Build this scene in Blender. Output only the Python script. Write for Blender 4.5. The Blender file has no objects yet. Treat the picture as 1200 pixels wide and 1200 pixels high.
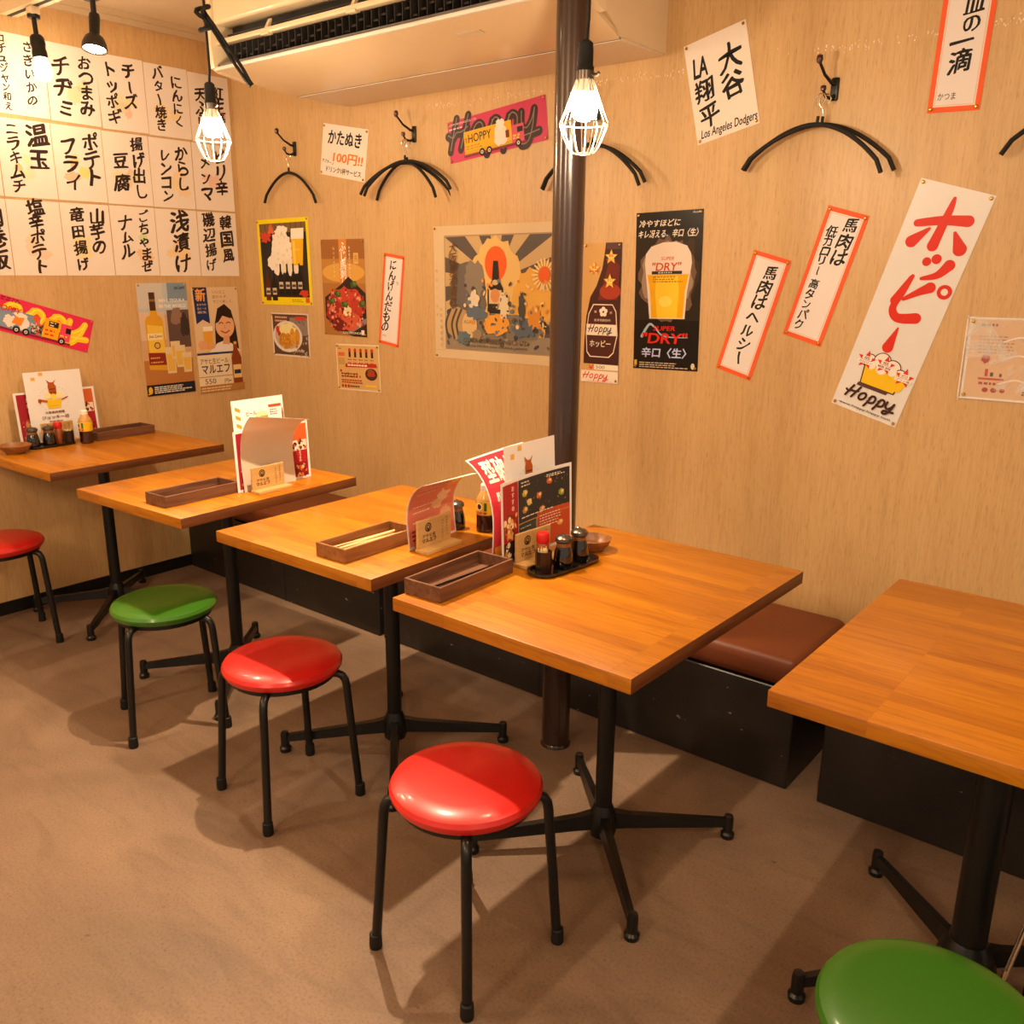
import bpy, bmesh, math, random
from mathutils import Vector, Matrix
random.seed(7)
SC = bpy.context.scene
COL = SC.collection
PI = math.pi

# ------------------------------------------------------------------ camera, world, exposure
cam_d = bpy.data.cameras.new('camera'); cam = bpy.data.objects.new('camera', cam_d); COL.objects.link(cam)
cam_d.sensor_width = 36; cam_d.lens = 36*1033.6/1200; cam_d.clip_start = .02
def cam_matrix(yaw, pitch, roll, loc):
    cy, sy, cp, sp, cr, sr = math.cos(yaw), math.sin(yaw), math.cos(pitch), math.sin(pitch), math.cos(roll), math.sin(roll)
    F = Vector((cp*sy, cp*cy, -sp)); R = Vector((cy, -sy, 0)); U = R.cross(F)
    r2 = cr*R + sr*U; u2 = -sr*R + cr*U
    m = Matrix((r2, u2, -F)).transposed().to_4x4(); m.translation = loc
    return m
cam.matrix_world = cam_matrix(-.6808, .2672, .0096, Vector((0, 0, 1.43)))
SC.camera = cam
SC.view_settings.view_transform = 'Standard'; SC.view_settings.look = 'None'
SC.view_settings.gamma = 1; SC.view_settings.use_curve_mapping = False
SC.view_settings.exposure = 0.08
W = bpy.data.worlds.new('world'); SC.world = W; W.use_nodes = True
W.node_tree.nodes['Background'].inputs[0].default_value = (1.0, .80, .58, 1)
W.node_tree.nodes['Background'].inputs[1].default_value = .6
CAGE_S = 430      # emission of the caged bulbs
LAMP_COL = (1.0, .755, .49)
SPOT_W = 78
ROOM_W = 58
YW, XE, ZC = 2.66, -3.87, 2.45     # long wall, end wall, ceiling

def lamp(name, kind, loc, power, radius, color=LAMP_COL, aim=None, size=None, blend=.4, parent=None):
    d = bpy.data.lights.new(name, kind); d.energy = power; d.color = color
    if kind in ('POINT', 'SPOT'): d.shadow_soft_size = radius
    if kind == 'SPOT': d.spot_size = size; d.spot_blend = blend
    o = bpy.data.objects.new(name, d); COL.objects.link(o); o.location = loc
    if aim is not None: o.rotation_euler = (Vector(aim) - Vector(loc)).to_track_quat('-Z', 'Y').to_euler()
    if parent: o.parent = parent
    return o
# ceiling lamps of the part of the room behind the camera
lamp('room_lamp', 'POINT', (-2.9, -.6, 2.1), ROOM_W, .14)
lamp('room_lamp', 'POINT', (-1.0, -1.0, 2.1), ROOM_W*1.1, .14)
lamp('room_lamp', 'POINT', (1.0, -.2, 2.1), ROOM_W*.8, .14)

# ------------------------------------------------------------------ materials
def s2l(c): return c/12.92 if c <= .04045 else ((c+.055)/1.055)**2.4
def hexc(h):
    h = h.lstrip('#'); return tuple(s2l(int(h[i:i+2], 16)/255) for i in (0, 2, 4)) + (1,)
MATS = {}
def mat(name, col, rough=.5, metal=0, coat=0, var=.06, scale=40, spec=.5, bump=0, trans=0, ior=1.45):
    if name in MATS: return MATS[name]
    m = bpy.data.materials.new(name); m.use_nodes = True; nt = m.node_tree; b = nt.nodes['Principled BSDF']
    c = hexc(col) if isinstance(col, str) else col
    b.inputs['Roughness'].default_value = rough; b.inputs['Metallic'].default_value = metal
    b.inputs['Coat Weight'].default_value = coat; b.inputs['Coat Roughness'].default_value = .12
    b.inputs['Specular IOR Level'].default_value = spec
    b.inputs['Transmission Weight'].default_value = trans; b.inputs['IOR'].default_value = ior
    if var > 0:
        tc = nt.nodes.new('ShaderNodeTexCoord'); n = nt.nodes.new('ShaderNodeTexNoise'); n.inputs['Scale'].default_value = scale
        n.inputs['Detail'].default_value = 3
        r = nt.nodes.new('ShaderNodeMix'); r.data_type = 'RGBA'
        r.inputs[6].default_value = tuple(x*(1-var) for x in c[:3])+(1,); r.inputs[7].default_value = tuple(min(1, x*(1+var)) for x in c[:3])+(1,)
        nt.links.new(tc.outputs['Object'], n.inputs['Vector']); nt.links.new(n.outputs['Fac'], r.inputs[0]); nt.links.new(r.outputs[2], b.inputs['Base Color'])
        if bump:
            bp = nt.nodes.new('ShaderNodeBump'); bp.inputs['Strength'].default_value = bump; bp.inputs['Distance'].default_value = .002
            nt.links.new(n.outputs['Fac'], bp.inputs['Height']); nt.links.new(bp.outputs[0], b.inputs['Normal'])
    else: b.inputs['Base Color'].default_value = c
    MATS[name] = m
    return m
def ink(h, rough=.5):
    return mat('ink_%s_%d' % (h.strip('#'), rough*100), h, rough, var=0, spec=.3)
def emat(name, col, s):
    m = bpy.data.materials.new(name); m.use_nodes = True; b = m.node_tree.nodes['Principled BSDF']
    b.inputs['Base Color'].default_value = (.9, .85, .75, 1); b.inputs['Emission Color'].default_value = (*col, 1); b.inputs['Emission Strength'].default_value = s
    return m
def ramp(nt, fac, stops):
    r = nt.nodes.new('ShaderNodeValToRGB'); nt.links.new(fac, r.inputs[0])
    while len(r.color_ramp.elements) < len(stops): r.color_ramp.elements.new(.5)
    for e, (p, c) in zip(r.color_ramp.elements, stops): e.position = p; e.color = hexc(c) if isinstance(c, str) else c
    return r.outputs[0]
def noise(nt, vec, scale, detail=4, rough=.6, dist=0):
    n = nt.nodes.new('ShaderNodeTexNoise'); n.inputs['Scale'].default_value = scale; n.inputs['Detail'].default_value = detail
    n.inputs['Roughness'].default_value = rough; n.inputs['Distortion'].default_value = dist
    nt.links.new(vec, n.inputs['Vector']); return n.outputs['Fac']
def mapping(nt, vec, scale, loc=(0, 0, 0)):
    m = nt.nodes.new('ShaderNodeMapping'); m.inputs['Scale'].default_value = scale; m.inputs['Location'].default_value = loc
    nt.links.new(vec, m.inputs['Vector']); return m.outputs[0]
def mixc(nt, mode, f, a, b):
    x = nt.nodes.new('ShaderNodeMix'); x.data_type = 'RGBA'; x.blend_type = mode
    if isinstance(f, (int, float)): x.inputs[0].default_value = f
    else: nt.links.new(f, x.inputs[0])
    for k, v in ((6, a), (7, b)):
        if isinstance(v, tuple): x.inputs[k].default_value = v
        else: nt.links.new(v, x.inputs[k])
    return x.outputs[2]
def newmat(name, rough=.5):
    m = bpy.data.materials.new(name); m.use_nodes = True; nt = m.node_tree; b = nt.nodes['Principled BSDF']; b.inputs['Roughness'].default_value = rough
    tc = nt.nodes.new('ShaderNodeTexCoord'); return m, nt, b, tc.outputs['Object']
def bump(nt, b, h, s, d=.002):
    bp = nt.nodes.new('ShaderNodeBump'); bp.inputs['Strength'].default_value = s; bp.inputs['Distance'].default_value = d
    nt.links.new(h, bp.inputs['Height']); nt.links.new(bp.outputs[0], b.inputs['Normal'])

def wall_mat():
    m, nt, b, v = newmat('oak_laminate_wall', .42)
    fine = noise(nt, mapping(nt, v, (190, 190, 11)), 1, 5, .65)
    broad = noise(nt, mapping(nt, v, (9, 9, .55)), 1, 4, .6, .6)
    c = ramp(nt, broad, ((.28, '#c09a66'), (.5, '#caa470'), (.75, '#d3ae7a')))
    g = ramp(nt, fine, ((.33, '#b58c56'), (.5, '#cda570'), (.7, '#d6b27f')))
    c = mixc(nt, 'MIX', .42, c, g)
    pores = ramp(nt, noise(nt, mapping(nt, v, (420, 420, 34)), 1, 2, .5), ((.30, (.78, .70, .62, 1)), (.40, (1, 1, 1, 1))))
    c = mixc(nt, 'MULTIPLY', .8, c, pores)
    nt.links.new(c, b.inputs['Base Color']); bump(nt, b, fine, .12, .001)
    return m
def floor_mat():
    m, nt, b, v = newmat('trowelled_concrete_floor', .62)
    a = noise(nt, v, 1.6, 5, .6, .5); s = noise(nt, v, 150, 4, .8); w = noise(nt, mapping(nt, v, (1.2, 5, 1)), 2.2, 4, .6, 1.2)
    c = ramp(nt, a, ((.3, '#755e4b'), (.52, '#846a56'), (.72, '#92775f')))
    c = mixc(nt, 'MULTIPLY', .6, c, ramp(nt, s, ((.33, (.32, .30, .28, 1)), (.47, (.84, .83, .82, 1)), (.62, (1.0, 1, 1, 1)))))
    c = mixc(nt, 'MULTIPLY', .55, c, ramp(nt, w, ((.32, (.74, .72, .70, 1)), (.5, (1, 1, 1, 1)))))
    sp = ramp(nt, noise(nt, v, 46, 2, .5), ((.22, (.45, .4, .36, 1)), (.27, (1, 1, 1, 1))))
    c = mixc(nt, 'MULTIPLY', .7, c, sp)
    nt.links.new(c, b.inputs['Base Color']); bump(nt, b, s, .3, .001)
    nt.links.new(ramp(nt, a, ((.3, (.5,)*3+(1,)), (.7, (.72,)*3+(1,)))), b.inputs['Roughness'])
    return m
def pine_mat():
    m, nt, b, v = newmat('laminated_pine_boards', .36)
    br = nt.nodes.new('ShaderNodeTexBrick'); nt.links.new(v, br.inputs['Vector'])
    br.offset = .37; br.offset_frequency = 1; br.inputs['Scale'].default_value = 1
    for k, x in (('Brick Width', .42), ('Row Height', .041), ('Mortar Size', .0006), ('Mortar Smooth', 0), ('Bias', 0)): br.inputs[k].default_value = x
    br.inputs['Color1'].default_value = (0, 0, 0, 1); br.inputs['Color2'].default_value = (1, 1, 1, 1); br.inputs['Mortar'].default_value = (.25,)*3+(1,)
    sep = nt.nodes.new('ShaderNodeSeparateColor'); nt.links.new(br.outputs['Color'], sep.inputs[0])
    comb = nt.nodes.new('ShaderNodeCombineXYZ')
    mu = nt.nodes.new('ShaderNodeMath'); mu.operation = 'MULTIPLY'; mu.inputs[1].default_value = 7.3; nt.links.new(sep.outputs[0], mu.inputs[0])
    nt.links.new(mu.outputs[0], comb.inputs[2]); nt.links.new(mu.outputs[0], comb.inputs[0])
    ad = nt.nodes.new('ShaderNodeVectorMath'); ad.operation = 'ADD'; nt.links.new(v, ad.inputs[0]); nt.links.new(comb.outputs[0], ad.inputs[1])
    grain = noise(nt, mapping(nt, ad.outputs[0], (3.2, 75, 60)), 1, 4, .55, .5)
    fig = noise(nt, mapping(nt, ad.outputs[0], (1.6, 15, 15)), 1, 3, .5, 1.6)
    wv = nt.nodes.new('ShaderNodeMath'); wv.operation = 'SINE'
    m3 = nt.nodes.new('ShaderNodeMath'); m3.operation = 'MULTIPLY'; m3.inputs[1].default_value = 46; nt.links.new(fig, m3.inputs[0]); nt.links.new(m3.outputs[0], wv.inputs[0])
    mr = nt.nodes.new('ShaderNodeMapRange'); mr.inputs[1].default_value = -1; nt.links.new(wv.outputs[0], mr.inputs[0])
    base = ramp(nt, sep.outputs[0], ((0, '#a46103'), (.5, '#af6a04'), (1, '#b97406')))
    c = mixc(nt, 'MULTIPLY', .36, base, ramp(nt, mr.outputs[0], ((0, (.66, .52, .40, 1)), (.35, (.95, .9, .86, 1)), (1, (1, 1, 1, 1)))))
    c = mixc(nt, 'MULTIPLY', .6, c, ramp(nt, grain, ((.34, (.66, .55, .45, 1)), (.5, (1, 1, 1, 1)))))
    nt.links.new(c, b.inputs['Base Color']); b.inputs['Coat Weight'].default_value = .12; b.inputs['Coat Roughness'].default_value = .2
    bump(nt, b, grain, .06, .0008)
    return m
def dark_wood_mat(name, a, bb, rough=.45):
    m, nt, b, v = newmat(name, rough)
    g = noise(nt, mapping(nt, v, (70, 5, 70)), 1, 4, .6, .4)
    nt.links.new(ramp(nt, g, ((.3, a), (.7, bb))), b.inputs['Base Color']); bump(nt, b, g, .1, .001)
    return m
def scuffed_black():
    m, nt, b, v = newmat('scuffed_black_panel', .38)
    a = noise(nt, v, 5, 4, .6); sc = noise(nt, mapping(nt, v, (30, 30, 60)), 1, 2, .5)
    c = ramp(nt, a, ((.3, '#1b1613'), (.7, '#292320')))
    c = mixc(nt, 'MIX', ramp(nt, sc, ((.735, (0, 0, 0, 1)), (.765, (1, 1, 1, 1)))), c, hexc('#8d8378'))
    nt.links.new(c, b.inputs['Base Color'])
    return m
def film_mat():
    m, nt, b, v = newmat('clear_film', .08)
    b.inputs['Base Color'].default_value = (.95, .93, .9, 1)
    g = ramp(nt, noise(nt, v, 13, 4, .6, .8), ((.50, (.04,)*3+(1,)), (.72, (.5,)*3+(1,))))
    nt.links.new(g, b.inputs['Alpha']); return m
M_WALL, M_FLOOR, M_PINE = wall_mat(), floor_mat(), pine_mat()
M_ENDGRAIN = dark_wood_mat('pine_end_grain', '#5a2d10', '#7a431a', .5)
M_WALNUT = dark_wood_mat('walnut_brown_wood', '#4e2f20', '#7b5138')
M_WALNUT2 = dark_wood_mat('reddish_brown_wood', '#754622', '#9c6838')
M_BAMBOO = dark_wood_mat('pale_bamboo_wood', '#b98d52', '#cda468', .5)
M_BENCH = scuffed_black()
M_BLACK = mat('black_painted_metal', '#121110', .33, var=.15, scale=90)
M_RUBBER = mat('black_rubber', '#0c0b0b', .6)
M_POLE = mat('dark_brown_gloss_paint', '#33211a', .24, coat=.5, var=.1, scale=14)
M_VINYL = mat('brown_vinyl', '#6e3519', .45, var=.08, scale=120, bump=.15)
M_CREAM = mat('cream_plastic', '#e8d3ae', .2, var=.02)
M_GREY = mat('grey_plastic', '#6d6863', .5)
M_DARK = mat('dark_slot', '#191715', .6)
M_CEIL = mat('ceiling_board', '#d8c5a6', .7, var=.03, scale=5)
M_CORN = mat('cornice_paint', '#cdb896', .6, var=.03)
M_BASEB = mat('black_vinyl_baseboard', '#100f0e', .45)
M_WIRE = mat('bright_wire', '#e9dfd0', .25, metal=.75, var=0)
M_CHROME = mat('chrome', '#d8d2c8', .15, metal=1, var=0)
M_BRASS = mat('brass', '#d9ae55', .25, metal=1, var=0)
M_RED = mat('red_vinyl', '#c8201b', .34, coat=.25, var=.04, scale=200)
M_GREEN = mat('green_vinyl', '#356a16', .36, coat=.25, var=.05, scale=200)
M_PAPER = mat('drawing_paper', '#ecdfd2', .75, var=.02, scale=30, spec=.2)
M_GLOSS = mat('laminated_paper', '#e4dfdc', .22, var=.02, scale=30)
M_LACQ = mat('black_lacquer', '#0f0d0c', .2, coat=.4, var=0)
M_SOY = mat('soy_sauce_glass', '#120a07', .06, coat=1, var=0)
M_STEELLID = mat('steel_lid', '#6a6058', .28, metal=.9, var=0)
M_GLASS = mat('clear_glass', '#ffffff', .04, trans=1, var=0)
M_REDCAP = mat('red_plastic', '#c41a16', .35, var=0)
M_GARNET = mat('dark_red_knob', '#3f0d0b', .18, coat=.5, var=0)

# ------------------------------------------------------------------ mesh helpers
class MB:
    def __init__(s): s.bm = bmesh.new(); s.mats = []; s.cur = 0
    def m(s, material):
        if material not in s.mats: s.mats.append(material)
        s.cur = s.mats.index(material); return s
    def _f(s, vs, smooth=False):
        try: f = s.bm.faces.new(vs)
        except ValueError: return
        f.material_index = s.cur; f.smooth = smooth
    def box(s, x0, x1, y0, y1, z0, z1, bev=0, seg=2, M=None):
        pts = [Vector((x, y, z)) for x in (x0, x1) for y in (y0, y1) for z in (z0, z1)]
        vs = [s.bm.verts.new(M @ p if M else p) for p in pts]
        nf = len(s.bm.faces); s.bm.faces.ensure_lookup_table(); fs = []
        for q in ((0, 1, 3, 2), (4, 6, 7, 5), (0, 4, 5, 1), (2, 3, 7, 6), (0, 2, 6, 4), (1, 5, 7, 3)):
            f = s.bm.faces.new([vs[i] for i in q]); f.material_index = s.cur; fs.append(f)
        if bev:
            es = list({e for f in fs for e in f.edges})
            r = bmesh.ops.bevel(s.bm, geom=es, offset=bev, segments=seg, affect='EDGES', profile=.5)
            for f in r['faces']: f.material_index = s.cur; f.smooth = True
        return s
    def tube(s, path, r, n=10, caps=True, closed=False):
        path = [Vector(p) for p in path]; rings = []; N = len(path)
        rr = r if isinstance(r, (list, tuple)) else [r]*N
        up = None
        for i, p in enumerate(path):
            if closed: t = (path[(i+1) % N]-path[i-1]).normalized()
            else: t = (path[min(i+1, N-1)]-path[max(i-1, 0)]).normalized()
            if up is None:
                up = Vector((0, 0, 1)) if abs(t.z) < .9 else Vector((1, 0, 0))
            a = t.cross(up).normalized(); b = a.cross(t).normalized(); up = b
            rings.append([s.bm.verts.new(p+(a*math.cos(2*PI*k/n)+b*math.sin(2*PI*k/n))*rr[i]) for k in range(n)])
        for i in range(N if closed else N-1):
            A, B = rings[i], rings[(i+1) % N]
            for k in range(n): s._f([A[k], A[(k+1) % n], B[(k+1) % n], B[k]], True)
        if caps and not closed: s._f(rings[0][::-1]); s._f(rings[-1])
        return s
    def lathe(s, prof, n=32, c=(0, 0, 0), M=None, sx=1, sy=1):
        rings = []
        T = lambda p: (M @ Vector(p)) if M else Vector(p)
        for r, z in prof:
            if r < 1e-6: rings.append([s.bm.verts.new(T((c[0], c[1], c[2]+z)))])
            else: rings.append([s.bm.verts.new(T((c[0]+sx*r*math.cos(2*PI*k/n), c[1]+sy*r*math.sin(2*PI*k/n), c[2]+z))) for k in range(n)])
        for A, B in zip(rings, rings[1:]):
            for k in range(n):
                a, a2, b, b2 = A[k % len(A)], A[(k+1) % len(A)], B[k % len(B)], B[(k+1) % len(B)]
                q = [a, a2, b2, b]; u = []
                for x in q:
                    if x not in u: u.append(x)
                if len(u) > 2: s._f(u, True)
        return s
    def prism(s, pts, axis, a, b):   # polygon in the two other axes, extruded along axis
        def P(p, t):
            return {'x': (t, p[0], p[1]), 'y': (p[0], t, p[1]), 'z': (p[0], p[1], t)}[axis]
        A = [s.bm.verts.new(P(p, a)) for p in pts]; B = [s.bm.verts.new(P(p, b)) for p in pts]
        n = len(pts)
        for i in range(n): s._f([A[i], A[(i+1) % n], B[(i+1) % n], B[i]])
        s._f(A[::-1]); s._f(B); return s
    def build(s, name, material=None, parent=None, loc=None, sharp=35):
        bmesh.ops.recalc_face_normals(s.bm, faces=s.bm.faces)
        me = bpy.data.meshes.new(name); s.bm.to_mesh(me); s.bm.free()
        for x in (s.mats or [material]): me.materials.append(x)
        if any(p.use_smooth for p in me.polygons): me.set_sharp_from_angle(angle=math.radians(sharp))
        o = bpy.data.objects.new(name, me); COL.objects.link(o)
        if parent: o.parent = parent
        if loc: o.location = loc
        return o
def tag(o, label, cat, group=None, kind=None):
    if label: o['label'] = label
    if cat: o['category'] = cat
    if group: o['group'] = group
    if kind: o['kind'] = kind
    return o
def thing(name, label, cat, loc, rz=0, group=None):
    o = bpy.data.objects.new(name, None); COL.objects.link(o); o.location = loc; o.rotation_euler = (0, 0, rz); o.empty_display_size = .05
    return tag(o, label, cat, group)
def dup(root, loc, rz, label):
    r = root.copy(); COL.objects.link(r); r.location = loc; r.rotation_euler = (0, 0, rz); r['label'] = label
    for ch in list(root.children):
        c = ch.copy(); COL.objects.link(c); c.parent = r
        for g in list(ch.children):
            d = g.copy(); COL.objects.link(d); d.parent = c
    return r
def struct(o): o['kind'] = 'structure'; return o

# ------------------------------------------------------------------ the room
struct(MB().box(XE-.1, 2.6, -2.6, YW+.1, -.1, 0).build('floor', M_FLOOR))
struct(MB().box(XE-.1, 2.6, YW, YW+.1, 0, ZC+.1).build('wall_back', M_WALL))
struct(MB().box(XE-.1, XE, -2.6, YW, 0, ZC+.1).build('wall_left', M_WALL))
cb = MB().box(XE, 2.6, -2.6, YW, ZC, ZC+.1)
struct(cb.build('ceiling', M_CEIL))
struct(MB().box(XE, XE+.008, -2.6, YW, 0, .055).build('baseboard_left', M_BASEB))
struct(MB().box(XE+.01, 2.6, YW-.008, YW, 0, .055).build('baseboard_back', M_BASEB))
t = MB(); t.box(XE, XE+.022, -2.6, YW, 2.41, ZC); t.box(XE+.022, XE+.045, -2.6, YW, 2.43, ZC)
struct(t.build('trim_1', M_CORN))
t = MB()
for k in range(8): t.box(XE+.3+k*.6, XE+.306+k*.6, -2.6, 1.98, ZC-.003, ZC)
t.box(XE+.05, 2.6, 1.45, 1.456, ZC-.003, ZC)
struct(t.build('trim_2', M_CORN))

# structural pipe
p = thing('support_pole', 'dark brown glossy round pole running from floor to ceiling', 'pole', (-1.452, 2.02, 0))
MB().lathe([(0, 0), (.043, 0), (.043, 2.45), (0, 2.45)], 40).build('pole_shaft', M_POLE, p)
MB().lathe([(0, 0), (.047, 0), (.047, .004), (.043, .010), (0, .010)], 40).build('floor_collar', M_POLE, p)

# leftover glue flecks in a line along the long wall
t = MB()
for k in range(420):
    x = random.uniform(-2.6, -.35); z = 2.033 + random.gauss(0, .006) + .004*math.sin(x*9)
    if math.sin(x*7)+math.sin(x*17) < -.5 and random.random() < .85: continue
    a = random.uniform(.001, .0035); h = random.uniform(.0015, .007)
    t.box(x, x+a, YW-.0012, YW, z, z+h)
tag(t.build('glue_residue', mat('dried_glue', '#efdcc0', .6)), 'dotted line of pale dried glue flecks across the long wood wall', 'glue residue', kind='stuff')

# ------------------------------------------------------------------ benches
def bench(x0, x1, label, panels):
    b = thing('bench', label, 'bench', ((x0+x1)/2, 2.44, 0), 0, 'wall benches'); L = (x1-x0)/2
    MB().box(-L, L, -.207, .205, 0, .305, .003, 1).build('base_box', M_BENCH, b)
    for s in panels:
        MB().box(s-.0015-b.location.x, s+.0015-b.location.x, -.2085, -.2072, 0, .305).build('seam', M_DARK, b)
    c = MB().box(-L+.002, L-.002, -.212, .212, .306, .395, .03, 4)
    c.build('cushion', M_VINYL, b)
bench(-3.855, -2.49, 'black box bench with brown cushion reaching into the room corner', [-3.1])
bench(-2.465, -.79, 'black box bench with brown cushion, stretching behind the dark pole', [-1.68])
bench(-.70, 2.4, 'black box bench behind the table with the green stool in front', [.4])

# ------------------------------------------------------------------ tables
def table(loc, w, d, rz, label, col=.022, legs_rot=PI/4, hub=(0, 0), reach=.335):
    t = thing('dining_table', label, 'table', loc, rz, 'square cafe tables')
    tp = MB().m(M_PINE); tp.box(-w/2, w/2, -d/2, d/2, .688, .72, .002, 2).m(M_ENDGRAIN); tp.bm.normal_update()
    for f in tp.bm.faces:
        if abs(f.normal.x) > .8: f.material_index = 1
    tp.build('tabletop', None, t)
    hx, hy = hub
    MB().box(hx-.14, hx+.14, hy-.14, hy+.14, .682, .688).build('mounting_plate', M_BLACK, t)
    MB().lathe([(0, .06), (col*1.02, .06), (col, .09), (col, .682), (0, .682)], 28, (hx, hy, 0)).build('column', M_BLACK, t)
    MB().lathe([(0, .035), (col*1.5, .035), (col*1.75, .06), (col*1.5, .095), (col*1.08, .12), (0, .12)], 28, (hx, hy, 0)).build('hub', M_BLACK, t)
    for k in range(4):
        a = legs_rot+k*PI/2-rz; R = Matrix.Translation((hx, hy, 0)) @ Matrix.Rotation(a, 4, 'Z')
        g = MB(); r0, r1 = col*.9, reach
        v = []
        secs = [(r0, .017, .055, .100), (r0+.05, .014, .052, .088), (r1-.02, .0105, .036, .058), (r1+.008, .0085, .036, .054)]
        for (x, hw, z0, z1) in secs:
            v.append([g.bm.verts.new(R @ Vector(q)) for q in ((x, -hw, z0), (x, hw, z0), (x, hw*.7, z1), (x, -hw*.7, z1))])
        for A, B in zip(v, v[1:]):
            for i in range(4): g._f([A[i], A[(i+1) % 4], B[(i+1) % 4], B[i]])
        g._f(v[0]); g._f(v[-1])
        leg = g.build('base_leg', M_BLACK, t)
        f = MB().m(M_BLACK); f.lathe([(0, 0), (.017, 0), (.018, .012), (.013, .018), (.013, .056), (.011, .064), (0, .066)], 16, M=R @ Matrix.Translation((r1, 0, 0)))
        f.build('glide_foot', M_BLACK, leg)
    return t
table((-3.522, 1.69, 0), .625, .72, math.radians(1.5), 'pine table against the left wall holding sauce pots and menus', hub=(-.05, .02))
table((-2.625, 1.655, 0), .59, .70, math.radians(2.5), 'pine table second from the left wall, with empty brown cutlery box', hub=(0, .015))
table((-1.822, 1.685, 0), .63, .73, math.radians(.8), 'pine table carrying the pink curled menu, left of the dark pole')
table((-1.058, 1.668, 0), .63, .79, math.radians(-.6), 'pine table with black condiment tray, right of the dark pole', hub=(0, .02))
table((-.213, 1.775, 0), .655, .77, math.radians(0), 'pine table with a bare top and thick black column', col=.034, hub=(-.007, -.003), reach=.356)

# ------------------------------------------------------------------ stools
def stool(loc, rz, label, m):
    s = thing('round_stool', label, 'stool', loc, rz, 'round vinyl stools')
    MB().lathe([(0, .378), (.140, .378), (.153, .383), (.159, .392), (.160, .400), (.155, .409), (.140, .416), (.11, .4195), (.06, .421), (0, .4215)], 64).build('seat', m, s)
    MB().lathe([(.128, .366), (.142, .366), (.142, .379), (.128, .379), (.128, .366)], 40).build('seat_ring', M_BLACK, s)
    for k in range(4):
        a = PI/4+k*PI/2; c, q = math.cos(a), math.sin(a)
        prof = [(.06, .370), (.125, .371), (.150, .370), (.163, .364), (.170, .352), (.173, .335), (.178, .27), (.188, .14), (.198, .012)]
        leg = MB().tube([(r*c, r*q, z) for r, z in prof], .0108, 12).build('leg', M_BLACK, s)
        MB().lathe([(0, 0), (.0135, 0), (.0145, .006), (.0135, .034), (.011, .036), (0, .036)], 16, (.199*c, .199*q, 0)).build('foot_cap', M_RUBBER, leg)
    return s
def redup(src, loc, rz, label, m):
    r = dup(src, loc, rz, label)
    for ch in r.children:
        if ch.name.startswith('seat') and not ch.name.startswith('seat_ring'):
            ch.data = ch.data.copy(); ch.data.materials.clear(); ch.data.materials.append(m)
    return r
S0 = stool((-1.090, 1.203, 0), math.radians(-3), 'red round stool in front of the table with the condiment tray', M_RED)
redup(S0, (-1.868, 1.322, 0), math.radians(-9), 'red round stool with half its seat in shadow, beside the green one', M_RED)
redup(S0, (-2.507, 1.344, 0), math.radians(-23), 'green round stool between two red ones', M_GREEN)
redup(S0, (-3.572, 1.27, 0), math.radians(-11), 'red round stool nearest the left wall, its seat cut by the frame', M_RED)
redup(S0, (-.172, 1.178, 0), math.radians(8), 'green round stool by the table with the thick black column', M_GREEN)

# black basket with a wire handle at the table's far foot
b = thing('luggage_basket', 'black luggage basket on a thin wire stand under the bare table', 'basket', (.03, 1.64, 0), 0)
t = MB()
for x0, x1, y0, y1 in ((-.13, .13, -.055, -.049), (-.13, .13, .089, .095), (-.13, -.124, -.055, .095), (.124, .13, -.055, .095)): t.box(x0, x1, y0, y1, .13, .275)
t.box(-.13, .13, -.055, .095, .125, .131); t.build('basket_body', M_RUBBER, b)
t = MB()
for y in (-.062, .102):
    t.tube([(-.19, y, .0), (-.142, y, .325), (-.130, y, .335), (.13, y, .375), (.15, y, .36), (.19, y, 0)], .003, 8)
t.tube([(-.1745, -.062, .105), (-.1745, .102, .105)], .003, 8); t.tube([(.1785, -.062, .105), (.1785, .102, .105)], .003, 8)
t.build('wire_stand', M_CHROME, b)

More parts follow.
